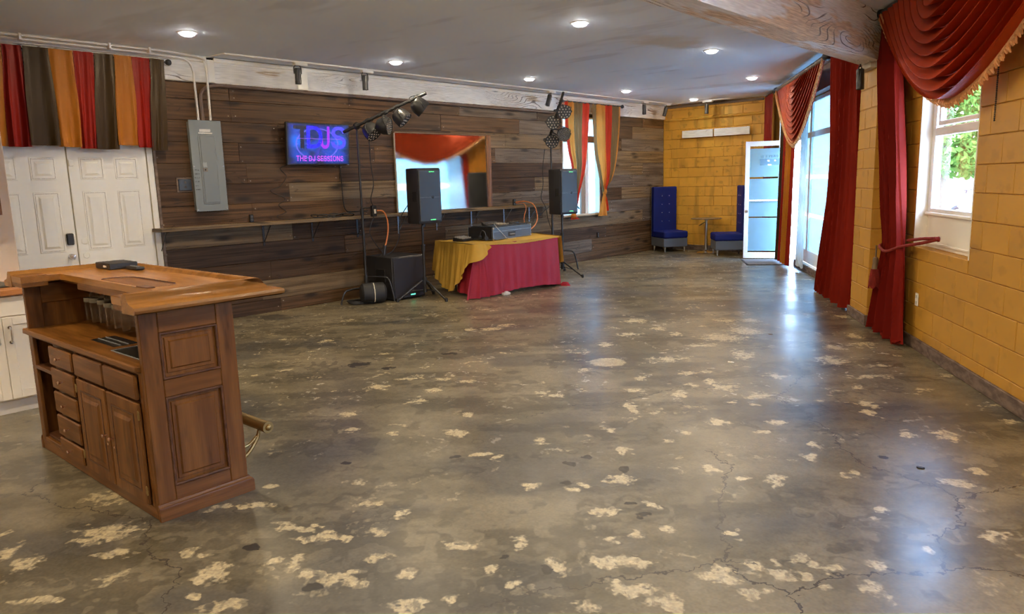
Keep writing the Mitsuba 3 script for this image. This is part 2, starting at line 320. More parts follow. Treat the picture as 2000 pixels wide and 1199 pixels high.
def floor_fn(pt, n, uv):
    P, R_ = pt.x * CA + pt.y * SA, -pt.x * SA + pt.y * CA
    wx, wy = fbm(P * 9, R_ * 9, 1.0, 3) - 0.5, fbm(P * 9 + 40, R_ * 9, 2.0, 3) - 0.5
    rag = fbm(P * 26, R_ * 30, 3.0, 3) - 0.5
    a, b = P + wx * 0.09, R_ + wy * 0.09
    pale, spot, crack = mi.Float(0), mi.Float(0), mi.Float(9)
    for (x, y, u, v) in PATCH:
        dx, dy = (a - x) * (1 / max(u * 1.15, 0.04)), (b - y) * (1 / max(v * 1.15, 0.04))
        pale = dr.maximum(pale, 1.25 - dr.sqrt(dx * dx + dy * dy))
    for (x, y, u, v) in SPOT:
        dx, dy = (a - x) * (1 / u), (b - y) * (1 / v)
        spot = dr.maximum(spot, 1.25 - dr.sqrt(dx * dx + dy * dy))
    jx, jy = P + (fbm(P * 34, R_ * 34, 5.0, 3) - 0.5) * 0.07 + wx * 0.05, R_ + (fbm(P * 34, R_ * 34, 8.0, 3) - 0.5) * 0.07 + wy * 0.05
    for line in CRACK:
        for (x0, y0), (x1, y1) in zip(line[:-1], line[1:]):
            ux, uy = x1 - x0, y1 - y0
            l2 = max(ux * ux + uy * uy, 1e-6)
            t = dr.clip(((jx - x0) * ux + (jy - y0) * uy) * (1 / l2), 0, 1)
            dx, dy = jx - x0 - t * ux, jy - y0 - t * uy
            crack = dr.minimum(crack, dx * dx + dy * dy)
    crack = dr.sqrt(crack)
    big = fbm(P * 0.9, R_ * 0.9, 11.0, 4)
    mid = fbm(P * 3.2, R_ * 5.0, 12.0, 4)
    fine = noise(P * 110, R_ * 110, 13.0)
    c = mix([0.080, 0.067, 0.039], [0.172, 0.143, 0.088], smoothstep(0.25, 0.75, 0.55 * big + 0.45 * mid))
    c = mix(c, [0.062, 0.057, 0.046], smoothstep(0.52, 0.72, fbm(P * 1.5 + 7, R_ * 1.9, 14.0, 4)) * 0.75)
    # small scuffs everywhere, thinner near the camera where the larger patches are placed one by one
    d, _, r = voronoi(P * 2.9 + wx * 1.2, R_ * 2.9 + wy * 1.2)
    far = smoothstep(3.0, 6.5, R_)
    shred = fbm(P * 60, R_ * 34, 17.0, 3)
    scuff = smoothstep(0.03, -0.10, d - (0.05 + 0.22 * (r - 0.45)) + rag * 0.45) * dr.select(r > 0.62 - 0.34 * far, 1.0, 0.0)
    tan = mix([0.30, 0.245, 0.145], [0.46, 0.385, 0.235], fine * 0.5 + 0.5 * noise(P * 48, R_ * 48, 19.0))
    c = mix(c, tan, scuff * smoothstep(0.30, 0.62, shred) * (0.35 + 0.5 * far))
    d2, _, r2 = voronoi(P * 4.6 + wx * 1.5 + 9, R_ * 3.4 + wy * 1.5)
    c = mix(c, [0.40, 0.36, 0.28], smoothstep(0.04, -0.10, d2 - 0.30 * (r2 - 0.35) + rag * 0.4) * dr.select(r2 > 0.5, 1.0, 0.0) * smoothstep(0.35, 0.65, shred) * smoothstep(3.4, 5.5, R_) * 0.75)
    c = c * (1 - 0.35 * smoothstep(0.50, 0.66, fbm(P * 2.4 + 3 * wx, R_ * 4.2 + 20, 23.0, 4)))
    body = smoothstep(0.20, 0.52, pale * 0.66 + rag * 1.2)
    c = mix(c, tan, body * dr.select(pale > 0.0, 1.0, 0.0) * (0.35 + 0.65 * smoothstep(0.28, 0.58, shred + 0.35 * (pale - 0.6))) * 0.92)
    c = mix(c, [0.016, 0.013, 0.010], smoothstep(0.12, 0.40, spot * 0.8 + rag * 1.5) * dr.select(spot > 0.0, 1.0, 0.0) * 0.95)
    c = mix(c, [0.04, 0.032, 0.025], smoothstep(0.0075, 0.0025, crack + rag * 0.006) * 0.95)
    # a round patched hole
    dx, dy = pt.x + 3.608, pt.y - 5.16
    rr = dr.sqrt(dx * dx + dy * dy) + rag * 0.05
    c = mix(c, [0.06, 0.05, 0.04], smoothstep(0.05, 0.0, dr.abs(rr - 0.225)) * 0.8)
    c = mix(c, tan, smoothstep(0.17, 0.14, rr) * 0.75)
    return c * (0.80 + 0.22 * fine + 0.18 * noise(P * 38, R_ * 38, 21.0))

def floor_rough(pt, n, uv):
    return 0.22 + 0.20 * fbm(pt.x * 2.5, pt.y * 2.5, 4.0, 4)
FLOOR = mat('worn_concrete', proc(floor_fn), proc(floor_rough), spec=0.55)

WHITE = mat('white_paint', (0.88, 0.86, 0.79), 0.4)
WHITEF = mat('white_frame', (0.84, 0.85, 0.86), 0.4)
CREAM = mat('cream_wall', (0.66, 0.55, 0.45), 0.7)
CABW = mat('cabinet_white', (0.78, 0.74, 0.68), 0.45)
BUTCHER = mat('butcher_block', proc(grain_fn((0.30, 0.10, 0.03), (0.46, 0.19, 0.06), 1, seed=2)), 0.35)
BLACK = mat('black_plastic', (0.012, 0.012, 0.013), 0.42)
BLACKM = mat('black_metal', (0.014, 0.014, 0.015), 0.38, spec=0.6)
SATIN = mat('speaker_black', (0.016, 0.016, 0.018), 0.5)
GRILLE = mat('speaker_grille', (0.045, 0.05, 0.058), 0.36, spec=0.6)
CASEM = mat('flight_case_grey', (0.10, 0.125, 0.15), 0.38, metallic=0.35)
GREYM = mat('panel_grey', (0.17, 0.19, 0.19), 0.4, spec=0.5)
GREYD = mat('panel_grey_door', (0.155, 0.172, 0.172), 0.4, spec=0.5)
CHROME = mat('chrome', (0.75, 0.74, 0.72), 0.18, metallic=1.0)
BRASS = mat('aged_brass', (0.36, 0.25, 0.10), 0.35, metallic=0.9)
COPPER = mat('knob_copper', (0.75, 0.50, 0.38), 0.25, metallic=1.0)
STEEL = mat('steel_and_lit_bracket', (0.25, 0.27, 0.30), 0.4, metallic=0.6)
CONDUITB = mat('brown_conduit', (0.11, 0.07, 0.05), 0.4)
CONDUITW = mat('white_conduit', (0.84, 0.82, 0.78), 0.4)
ORANGE = mat('orange_cord', (0.62, 0.20, 0.06), 0.5)
RUBBER = mat('black_cable', (0.012, 0.012, 0.012), 0.6)
BLUE = mat('blue_upholstery', (0.002, 0.008, 0.105), 0.6, spec=0.3)
GREYUP = mat('grey_leatherette', (0.085, 0.095, 0.11), 0.42)
BROWNTBL = mat('bistro_top', (0.13, 0.085, 0.05), 0.35)
BASEB = mat('baseboard_wood', proc(grain_fn((0.075, 0.048, 0.034), (0.165, 0.115, 0.085), 1, seed=4)), 0.6)
FRAMEW = mat('mirror_frame_wood', proc(grain_fn((0.11, 0.042, 0.014), (0.22, 0.095, 0.032), 2, seed=6)), 0.35)
MAROON = mat('maroon_header', (0.115, 0.040, 0.026), 0.6)
MATD = mat('grey_mat', (0.10, 0.095, 0.09), 0.9)

def cloth(key, col, sheen=0.0, rough=0.62, trans=0.0, var=0.22, sc=3.0):
    def f(p, n, uv):
        k = fbm(p.x * sc, p.y * sc, p.z * sc * 0.4, 3)
        return mi.Color3f(col) * (1 - var + 2 * var * k)
    if trans:
        scene[key] = {'type': 'principledthin', 'base_color': proc(f), 'roughness': rough, 'diff_trans': trans, 'spec_trans': 0.0, 'eta': 1.3}
        return key
    return mat(key, proc(f), rough, spec=0.12, sheen=sheen)
RED = cloth('rust_velvet', (0.22, 0.013, 0.005), sheen=0.05)
DRED = cloth('dark_red_velvet', (0.185, 0.010, 0.005), sheen=0.05)
SWAGM = cloth('swag_velvet', (0.36, 0.036, 0.007), sheen=0.05, rough=0.48)
VRED = cloth('taffeta_red', (0.20, 0.010, 0.005), rough=0.4)
VDARK = cloth('taffeta_brown', (0.032, 0.018, 0.006), rough=0.38)
VGOLD = cloth('taffeta_gold', (0.35, 0.118, 0.014), rough=0.38)
WRED = cloth('sheer_red', (0.62, 0.06, 0.03), trans=0.9, rough=0.6)
WDARK = cloth('sheer_brown', (0.20, 0.13, 0.06), trans=0.7, rough=0.6)
WGOLD = cloth('sheer_gold', (0.66, 0.28, 0.06), trans=0.9, rough=0.6)
LINER = cloth('white_liner', (0.72, 0.75, 0.72), trans=0.9, rough=0.7, var=0.05)
FRINGE = cloth('gold_fringe', (0.66, 0.34, 0.15), rough=0.6, sc=40, var=0.5)
TGOLD = cloth('gold_tablecloth', (0.50, 0.30, 0.055), rough=0.42)
ROPE = cloth('rope_red', (0.20, 0.022, 0.016), rough=0.6, sc=60, var=0.4)

def red_cloth_fn(p, n, uv):
    w = 0.5 + 0.5 * dr.sin(p.z * 420)
    k = fbm(p.x * 4, p.y * 4, p.z * 2, 3)
    return mi.Color3f(0.41, 0.028, 0.046) * (0.72 + 0.3 * w + 0.3 * (k - 0.5))
TRED = mat('red_tablecloth', proc(red_cloth_fn), 0.5, spec=0.2)

scene['clear_pane'] = {'type': 'thindielectric', 'int_ior': 1.5}
scene['frosted_film'] = {'type': 'principledthin', 'base_color': {'type': 'rgb', 'value': [0.27, 0.45, 0.51]}, 'roughness': 0.4, 'diff_trans': 0.75, 'spec_trans': 0.0, 'eta': 1.4}
scene['mirror_silver'] = {'type': 'twosided', 'bsdf': {'type': 'roughconductor', 'alpha': 0.004, 'specular_reflectance': {'type': 'rgb', 'value': [0.80, 0.86, 0.88]}}}
SUNL = mat('street_light_grey', (0.62, 0.60, 0.57), 0.8)
LEAF = 'leaf_green'
scene[LEAF] = {'type': 'principledthin', 'base_color': {'type': 'rgb', 'value': [0.10, 0.21, 0.045]}, 'roughness': 0.5, 'diff_trans': 0.9, 'eta': 1.4, 'spec_trans': 0.0}
def emit(mesh_key, radiance):
    scene[mesh_key]['emitter'] = {'type': 'area', 'radiance': rgb(radiance)}

# ================================================================== the setting
RXE = 5.35                                        # the right wall runs on behind the camera to y = -4
k = struct('floor')
scene[k] = mikit.ply(prism([(-8.9, -4.2), (5.9, -4.2), (-6.0, 15.0), (-8.9, 15.0)], -0.10, 0.0), FLOOR)
k = struct('ceiling')
scene[k] = mikit.ply(prism([(-8.9, -4.2), (5.9, -4.2), (-5.7, 14.95), (-8.9, 14.95)], ZC, ZC + 0.15), CEIL)

# wall_left: backing with a hole for the window, boards nailed on it
WY0, WY1, WZ0, WZ1 = 10.90, 12.10, 0.92, 2.74     # the window's opening
k = struct('wall_left')
back = [box(-8.80, XL - 0.025, -4.2, WY0, 0, ZC, 0), box(-8.80, XL - 0.025, WY1, 14.9, 0, ZC, 0),
        box(-8.80, XL - 0.025, WY0, WY1, 0, WZ0, 0), box(-8.80, XL - 0.025, WY0, WY1, WZ1, ZC, 0)]
scene[k] = mikit.ply(cat_(*back), mat('wall_backing', (0.03, 0.022, 0.016), 0.8))
WL = k
ZROW = [0.0, 0.17] + [0.17 + 0.2452 * i for i in range(1, 11)] + [2.805]
ZROW[-2] = 2.622
fixed = {10: [4.49, 7.9, 9.72], 9: [5.1, 8.1, 9.36], 8: [4.55, 6.6, 9.1], 7: [4.63, 5.98, 8.7], 6: [5.2, 7.5, 10.1], 5: [4.66, 6.4, 8.95], 4: [5.2, 6.3, 8.6, 10.3],
         3: [6.0, 7.9], 2: [4.85, 6.3, 8.2, 10.0], 1: [4.7, 6.85, 9.1], 0: [4.95, 7.2, 9.0, 10.75], 11: [4.49, 6.2, 8.3, 10.2]}
nails = []
for i in range(12):
    z0, z1 = ZROW[i], ZROW[i + 1]
    cuts = [3.515] + fixed.get(i, []) + [11.3 + 0.5 * ((i * 37) % 3) if i < 3 else WY1 + 0.35 + 0.4 * ((i * 5) % 4), 14.49]
    cuts = sorted(c for c in cuts)
    for a, b in zip(cuts[:-1], cuts[1:]):
        segs = [(a, b)]
        if z1 > WZ0 + 0.05 and z0 < WZ1 - 0.05:
            segs = [(u, v) for u, v in ((a, min(b, WY0)), (max(a, WY1), b)) if v - u > 0.03]
        for u, v in segs:
            lit = 0.5 * (u + v) > 9.0  # daylight put into the colour: greyer, paler boards on this stretch
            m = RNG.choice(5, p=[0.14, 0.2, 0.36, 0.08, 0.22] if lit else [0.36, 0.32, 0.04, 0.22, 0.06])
            d = RNG.uniform(0, 0.006)
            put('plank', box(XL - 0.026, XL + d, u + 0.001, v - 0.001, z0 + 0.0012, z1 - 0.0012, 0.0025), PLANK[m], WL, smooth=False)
            for yy in (u + 0.04, v - 0.04):
                for zz in (z0 + 0.05, z1 - 0.05):
                    if RNG.random() < 0.55:
                        nails.append(lathe([(0.0, 0.004), (0.005, 0.003), (0.0065, 0.0)], 6).apply_transform(axis_frame((XL + d, yy + RNG.normal(0, 0.01), zz + RNG.normal(0, 0.012)), (1, 0, 0))))
put('nail_heads', cat_(nails), mat('nail_metal', (0.7, 0.68, 0.62), 0.3, metallic=0.7), WL, kind='stuff')
# the painted beam on top of the boards, with its white posts
k = struct('trim_1')
scene[k] = mikit.ply(box(XL - 0.02, XL + 0.055, 1.6, 14.47, 2.808, ZC - 0.03, 0.006), BEAMY)
labels[k]['label'] = 'white painted wooden beam along the top of the plank wall'
for y0, y1 in ((4.215, 4.30), (5.40, 5.545)):
    put('post_strip', box(XL + 0.05, XL + 0.075, y0, y1, 2.812, ZC - 0.032), WHITE, k)
put('top_strip', box(XL + 0.05, XL + 0.075, 4.3, 14.4, ZC - 0.055, ZC - 0.005), WHITE, k)

# wall_back: blocks
k = struct('wall_back')
scene[k] = mikit.ply(box(-8.80, -5.95, YB + 0.010, YB + 0.30, 0, ZC, 0), MORTY)
z = 0.14 - 0.2032
i = 0
while z < ZC - 0.02:
    x = XL + (0.0 if i % 2 else -0.203)
    while x < -6.0:
        a, b, c, d = max(x, XL + 0.004), min(x + 0.4064, -6.02), max(z, 0.0), min(z + 0.2032, ZC - 0.01)
        if b - a > 0.03:
            put('block', box(a + 0.0025, b - 0.0025, YB, YB + 0.03, c + 0.0025, d - 0.0025, 0.004), YBK[int(RNG.integers(2))], k, smooth=False)
        x += 0.4064
    z += 0.2032
    i += 1
put('pipe', tube([(-8.55, YB - 0.03, 2.785), (-6.2, YB - 0.03, 2.785)], 0.028, 10), YBK[0], k)
put('ledger_strip', box(-8.5, -6.35, YB - 0.03, YB, 3.03, 3.085, 0.004), mat('ledger_wood', proc(grain_fn((0.05, 0.03, 0.02), (0.20, 0.14, 0.09), 0)), 0.7), k)
kb = struct('baseboard_back')
scene[kb] = mikit.ply(box(-8.55, -6.1, YB - 0.022, YB - 0.001, 0, 0.11), BASEB)

# wall_right: backing with its openings, blocks on the part in view
k = struct('wall_right')
W1 = (-1.31, -0.12, 0.90, 2.56)
holes = [W1, (1.69, 7.22, 0.0, 2.76), (-4.9, -3.7, 0.9, 2.56), (-8.6, -7.4, 0.9, 2.56)]
backs = []
edges = sorted([-13.6, 8.5] + [h[0] for h in holes] + [h[1] for h in holes])
for a, b in zip(edges[:-1], edges[1:]):
    h = [h for h in holes if abs(h[0] - a) < 1e-6]
    spans = [(0, ZC)] if not h else [(0, h[0][2]), (h[0][3], ZC)]
    for z0, z1 in spans:
        if z1 - z0 > 0.01:
            front = -0.235 if (h and a > 1) else (-0.01 if b > -2.9 else 0.0)
            backs.append(rbox(a, b, -0.16 if b < 1.7 else -0.30, front, z0, z1, 0))
scene[k] = mikit.ply(cat_(*backs), MORTY)
WR = k
z, i = 0.183 - 0.2032, 0
while z < ZC - 0.02:
    par = (-1.705 if i % 2 == 0 else -1.908) - 1.2192
    row = []
    s = par
    while s < 0.75:
        row.append((s, s + 0.4064))
        s += 0.4064
    c, d = max(z, 0.0), min(z + 0.2032, ZC - 0.005)
    for a, b in row:
        a, b = max(a, -2.9), min(b, 0.748)
        segs = [(a, b)]
        if d > W1[2] + 0.02 and c < W1[3] - 0.02:
            segs = [(u, v) for u, v in ((a, min(b, W1[0])), (max(a, W1[1]), b)) if v - u > 0.02]
        if c < W1[2] - 0.02 and d > W1[2] + 0.02 and min(b, W1[1]) - max(a, W1[0]) > 0.03:
            put('block', rbox(max(a, W1[0]) + 0.0025, min(b, W1[1]) - 0.0025, -0.03, 0.0, c + 0.0025, W1[2] - 0.001, 0.004), YEL[0], WR, smooth=False)
        for u, v in segs:
            if v - u > 0.02:
                put('block', rbox(u + 0.0025, v - 0.0025, -0.03, RNG.uniform(-0.001, 0.002), c + 0.0025, d - 0.0025, 0.004), YEL[int(RNG.integers(2))], WR, smooth=False)
    # the pillar
    cuts = [0.75, 1.15, 1.385] if i % 2 == 0 else [0.75, 0.947, 1.385]
    if z + 0.1 < 2.66 + 0.2:
        for u, v in zip(cuts[:-1], cuts[1:]):
            put('pillar_block', rbox(u + (0.0025 if u > 0.76 else 0), v - 0.0025, -0.25, 0.130, c + 0.0025, d - 0.0025, 0.006), YEL[int(RNG.integers(2))], WR, smooth=False)
    z += 0.2032
    i += 1
put('pillar_core', rbox(0.756, 1.379, -0.24, 0.126, 0, ZC - 0.01, 0), MORTY, WR)
put('storefront_jamb', rbox(1.386, 1.695, -0.30, -0.002, 0, ZC - 0.01, 0.004), YEL[1], WR)
put('storefront_header', rbox(1.70, 7.9, -0.232, -0.10, 2.77, ZC - 0.01), MAROON, WR)
for s0, s1, n0, n1, name in ((-2.6, 0.74, 0.001, 0.024, 0), (0.728, 1.41, 0.131, 0.155, 0), (0.726, 0.75, 0.004, 0.154, 0), (1.72, 6.15, -0.16, -0.13, 0), (-13.4, -2.62, 0.001, 0.024, 0)):
    kb = struct('baseboard_right')
    scene[kb] = mikit.ply(rbox(s0, s1, n0, n1, 0, 0.105, 0.004), BASEB)
put('window_sill_ledge', rbox(1.72, 6.15, -0.23, -0.16, 0.0, 0.10), WHITE, WR)
# the wall behind the camera
k = struct('wall_rear')
scene[k] = mikit.ply(box(-8.9, 5.9, -4.2, -4.0, 0, ZC, 0), mat('rear_wall_paint', (0.50, 0.42, 0.32), 0.7))
# the cream partition behind the white cabinets
k = struct('wall_partition')
scene[k] = mikit.ply(box(-7.0, -6.85, -3.9, 1.668, 0, ZC, 0.004), CREAM)
k = struct('ground')
scene[k] = mikit.ply(box(-60, 60, -40, 80, -0.5, -0.14, 0), SUNL)

# ---- ceiling beam
k = struct('trim_2')
scene[k] = mikit.ply(prism([(-2.60, -3.9), (-2.36, -3.9), (-2.36, 8.04), (-2.60, 8.42)], 2.655, ZC - 0.002), BEAMC)
labels[k]['label'] = 'distressed timber ceiling beam with peeling white paint'
put('bearing_plate', rbox(0.80, 1.25, 0.131, 0.20, 2.60, 2.652), mat('plate_plaster', (0.5, 0.46, 0.38), 0.8), k)

# ---- white double doors in the left wall
def door_leaf(key, y0, y1):
    d = struct(key)
    x0, x1 = XL - 0.03, XL + 0.012
    w = y1 - y0
    scene[d] = mikit.ply(box(x0, x1, y0, y1, 0.02, 2.13, 0.003), WHITE)
    for a, b in ((0.13, 0.43), (0.57, 0.87)):
        for z0, z1 in ((0.22, 0.80), (0.98, 1.60), (1.72, 1.95)):
            ya, yb = y0 + w * a, y0 + w * b
            ring = [pillow(ya, yb, z0, z1, 0, 0.006, 0.008)]
            M = frame((x1 - 0.0005, 0, 0), [0, 1, 0], [0, 0, 1], [1, 0, 0])
            put('raised_panel', xf(cat_(pillow(ya, yb, z0, z1, 0, 0.004, 0.004), pillow(ya + 0.035, yb - 0.035, z0 + 0.035, z1 - 0.035, 0.002, 0.011, 0.03)), M), WHITE, d, smooth=False)
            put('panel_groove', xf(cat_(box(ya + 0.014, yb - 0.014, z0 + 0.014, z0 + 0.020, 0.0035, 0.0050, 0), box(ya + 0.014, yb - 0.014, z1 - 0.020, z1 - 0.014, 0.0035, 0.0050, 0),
                box(ya + 0.014, ya + 0.020, z0 + 0.014, z1 - 0.014, 0.0035, 0.0050, 0), box(yb - 0.020, yb - 0.014, z0 + 0.014, z1 - 0.014, 0.0035, 0.0050, 0)), M), mat('door_groove_shade', (0.58, 0.55, 0.49), 0.6), d)  # flat darker strips paint the shade of the panel grooves
    return d
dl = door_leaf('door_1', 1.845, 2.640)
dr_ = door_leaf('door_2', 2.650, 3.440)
put('knob', xf(lathe([(0.032, 0), (0.032, 0.008), (0.014, 0.012), (0.012, 0.03), (0.026, 0.04), (0.031, 0.055), (0.026, 0.07), (0.0, 0.075)], 20), axis_frame((XL + 0.012, 2.575, 0.927), (1, 0, 0))), CHROME, dl)
put('keypad_lock', box(XL + 0.012, XL + 0.04, 2.545, 2.615, 1.05, 1.17, 0.01), BLACK, dl)
put('closer_bracket', box(XL + 0.012, XL + 0.03, 2.655, 2.70, 1.86, 1.93, 0.004), WHITE, dr_)
for zz in (0.93, 1.08):
    put('round_cover', xf(lathe([(0.036, 0), (0.036, 0.003), (0.028, 0.006), (0.026, 0.004), (0.0, 0.004)], 20), axis_frame((XL + 0.012, 2.72, zz), (1, 0, 0))), WHITE, dr_)
k = struct('trim_3')
scene[k] = mikit.ply(cat_(box(XL - 0.03, XL + 0.022, 3.446, 3.512, 0, 2.20), box(XL - 0.03, XL + 0.022, 1.78, 1.842, 0, 2.20), box(XL - 0.03, XL + 0.022, 1.78, 3.512, 2.135, 2.20)), WHITE)
k = struct('trim_4')
scene[k] = mikit.ply(box(XL - 0.02, XL + 0.03, 3.514, 3.545, 0, 2.808), BASEB)

# ---- window_1: in the near right wall
def wall_window(key, s0, s1, z0, z1):
    w = struct(key)
    scene[w] = mikit.ply(cat_(rbox(s0, s0 + 0.012, -0.165, 0.004, z0, z1), rbox(s1 - 0.012, s1, -0.165, 0.004, z0, z1), rbox(s0, s1, -0.165, 0.004, z1 - 0.012, z1)), WHITE)
    put('apron_panel', rbox(s0 + 0.012, s1 - 0.012, -0.13, -0.10, z0, z0 + 0.29), WHITE, w)
    put('stool', rbox(s0 + 0.012, s1 - 0.012, -0.14, -0.07, z0 + 0.285, z0 + 0.312, 0.005), WHITE, w)
    put('apron_moulding', rbox(s0 + 0.012, s1 - 0.012, -0.10, -0.085, z0 + 0.03, z0 + 0.05, 0.004), WHITE, w)
    b = z0 + 0.31
    for nm, a in (('side_frame', (s0 + 0.012, s0 + 0.07, b, z1)), ('side_frame', (s1 - 0.085, s1 - 0.012, b, z1)), ('transom', (s0 + 0.07, s1 - 0.085, z0 + 0.965, z0 + 1.035)), ('bottom_rail', (s0 + 0.07, s1 - 0.085, b, b + 0.035)), ('top_rail', (s0 + 0.07, s1 - 0.085, z1 - 0.06, z1 - 0.012))):
        put(nm, rbox(a[0], a[1], -0.15, -0.09, a[2], a[3], 0.005), WHITEF, w)
    put('pane', rbox(s0 + 0.07, s1 - 0.085, -0.127, -0.126, b + 0.035, z0 + 0.965, 0), 'clear_pane', w, smooth=False)
    put('pane', rbox(s0 + 0.07, s1 - 0.085, -0.127, -0.126, z0 + 1.035, z1 - 0.06, 0), 'clear_pane', w, smooth=False)
    put('inner_sash', cat_(*[rbox(u, v, -0.118, -0.10, p, q, 0.004) for u, v, p, q in ((s0 + 0.10, s0 + 0.14, z0 + 1.08, z1 - 0.06), (s1 - 0.15, s1 - 0.115, z0 + 1.08, z1 - 0.06), (s0 + 0.10, s1 - 0.115, z0 + 1.05, z0 + 1.09))]), WHITEF, w)
    return w
wall_window('window_1', *W1)
wall_window('window_4', -4.9, -3.7, 0.9, 2.56)
wall_window('window_5', -8.6, -7.4, 0.9, 2.56)  # unseen window, added as daylight fill

# ---- window_2: the storefront, frosted film on the panes with clear bands between
def sheet(s0, s1, n, z0, z1):
    return trimesh.Trimesh([RW(s0, n, z0), RW(s1, n, z0), RW(s1, n, z1), RW(s0, n, z1)], [[0, 1, 2], [0, 2, 3]], process=False)
w2 = struct('window_2')
scene[w2] = mikit.ply(cat_(rbox(1.70, 7.21, -0.30, -0.24, 2.70, 2.76), rbox(1.70, 6.20, -0.30, -0.235, 0.10, 0.20)), WHITEF)
NG = -0.27
for s0, s1 in ((1.70, 1.78), (3.62, 3.74), (5.62, 5.74), (6.14, 6.24), (7.14, 7.21)):
    put('mullion', rbox(s0, s1, -0.31, -0.235, 0.10 if s0 < 6 else 0.0, 2.70, 0.004), WHITEF, w2)
for s0, s1 in ((1.78, 3.62), (3.74, 5.62), (5.74, 6.14), (6.24, 7.14)):
    put('transom', rbox(s0, s1, -0.305, -0.24, 2.15, 2.24, 0.004), WHITEF, w2)
    put('pane', sheet(s0, s1, NG - 0.004, 2.24, 2.70), 'clear_pane', w2, smooth=False)
    put('frosted_film', sheet(s0, s1, NG, 2.24, 2.70), 'frosted_film', w2, smooth=False)
    if s0 > 6.2:
        continue
    put('bottom_rail', rbox(s0, s1, -0.305, -0.235, 0.20, 0.31, 0.004), WHITEF, w2)
    put('pane', sheet(s0, s1, NG - 0.004, 0.31, 2.15), 'clear_pane', w2, smooth=False)
    for z0, z1 in ((0.31, 0.86), (0.92, 1.49), (1.55, 2.15)):
        put('frosted_film', sheet(s0, s1, NG, z0, z1), 'frosted_film', w2, smooth=False)

put('door_jamb', rbox(7.195, 7.24, -0.32, 0.004, 0.0, 2.76, 0.004), WHITEF, w2)
# ---- door_3: the open glass door, hinged at the far end of the storefront
d3 = struct('door_3')
DO, DX = np.array([-5.38, 13.66, 0]), unit([-0.917, -0.398, 0])
DM = frame(DO, DX, np.cross([0, 0, 1.0], DX), [0, 0, 1.0])
def dbox(a0, a1, z0, z1, b=0.004, t=0.022):
    return xf(box(a0, a1, -t, t, z0, z1, b), DM)
DW = 0.86
scene[d3] = mikit.ply(cat_(dbox(0, 0.08, 0.012, 2.185), dbox(DW - 0.08, DW, 0.012, 2.185), dbox(0.08, DW - 0.08, 0.012, 0.125), dbox(0.08, DW - 0.08, 2.095, 2.185)), WHITEF)
put('push_bar', cat_(dbox(0.08, DW - 0.08, 1.08, 1.115, 0.004, 0.03)), WHITE, d3)
put('lock_block', xf(box(DW - 0.075, DW - 0.02, -0.035, -0.02, 1.06, 1.09), DM), BLACKM, d3)
put('cylinder_lock', xf(lathe([(0.03, 0), (0.03, 0.012), (0.02, 0.015), (0, 0.015)], 16), DM @ axis_frame((DW - 0.045, 0.022, 0.90), (0, 1, 0))), CHROME, d3)
def dsheet(a0, a1, off, z0, z1):
    return xf(trimesh.Trimesh([(a0, off, z0), (a1, off, z0), (a1, off, z1), (a0, off, z1)], [[0, 1, 2], [0, 2, 3]], process=False), DM)
put('pane', dsheet(0.08, DW - 0.08, 0.0, 0.125, 2.095), 'clear_pane', d3, smooth=False)
for z0, z1 in ((0.15, 0.775), (0.795, 1.50), (1.53, 2.05)):
    put('frosted_film', dsheet(0.08, DW - 0.08, 0.004, z0, z1), 'frosted_film', d3, smooth=False)
SIGN = mat('sign_blue', (0.10, 0.19, 0.24), 0.5)
put('sign_panel', xf(cat_(box(0.19, 0.60, 0.006, 0.008, 1.745, 1.855, 0)), DM), SIGN, d3)
marks = []
for j in range(14):
    if j not in (2, 11):
        marks.append(box(0.20 + j * 0.028, 0.20 + j * 0.028 + 0.016, 0.006, 0.008, 1.885, 1.925, 0))
put('sign_marks', xf(cat_(*marks), DM), SIGN, d3)
put('sign_sticker', xf(cat_(box(0.40, 0.46, 0.0085, 0.0095, 1.735, 1.765, 0), box(0.43, 0.47, 0.0085, 0.0095, 1.81, 1.84, 0), box(0.32, 0.35, 0.0085, 0.0095, 1.81, 1.84, 0)), DM), WHITE, d3)

# ---- window_3: in the plank wall
w3 = struct('window_3')
scene[w3] = mikit.ply(cat_(box(-8.80, XL + 0.006, WY0, WY0 + 0.03, WZ0, WZ1), box(-8.80, XL + 0.006, WY1 - 0.03, WY1, WZ0, WZ1), box(-8.80, XL + 0.006, WY0, WY1, WZ1 - 0.03, WZ1)), WHITEF)
put('sill', box(XL - 0.16, XL + 0.07, WY0 - 0.06, WY1 + 0.08, WZ0 - 0.035, WZ0, 0.005), mat('pale_sill', (0.50, 0.40, 0.27), 0.5), w3)
MULL = mat('window_brown', (0.26, 0.19, 0.14), 0.5)
put('mullion', box(XL - 0.13, XL - 0.06, 11.56, 11.68, WZ0, WZ1 - 0.03), MULL, w3)
put('mullion', box(XL - 0.13, XL - 0.05, 11.68, 11.78, WZ0, WZ1 - 0.03), WHITEF, w3)
for a, b in ((WY0 + 0.03, 11.56), (11.78, WY1 - 0.03)):
    put('transom', box(XL - 0.13, XL - 0.06, a, b, 2.28, 2.40), MULL, w3)
    for z0, z1 in ((WZ0, 2.28), (2.40, WZ1 - 0.03)):
        put('pane', trimesh.Trimesh([(XL - 0.10, a, z0), (XL - 0.10, b, z0), (XL - 0.10, b, z1), (XL - 0.10, a, z1)], [[0, 1, 2], [0, 2, 3]], process=False), 'clear_pane', w3, smooth=False)
        put('frosted_film', trimesh.Trimesh([(XL - 0.096, a, z0), (XL - 0.096, b, z0), (XL - 0.096, b, z1), (XL - 0.096, a, z1)], [[0, 1, 2], [0, 2, 3]], process=False), 'frosted_film', w3, smooth=False)
INK = mat('graffiti_ink', (0.02, 0.10, 0.16), 0.6)
scr = []
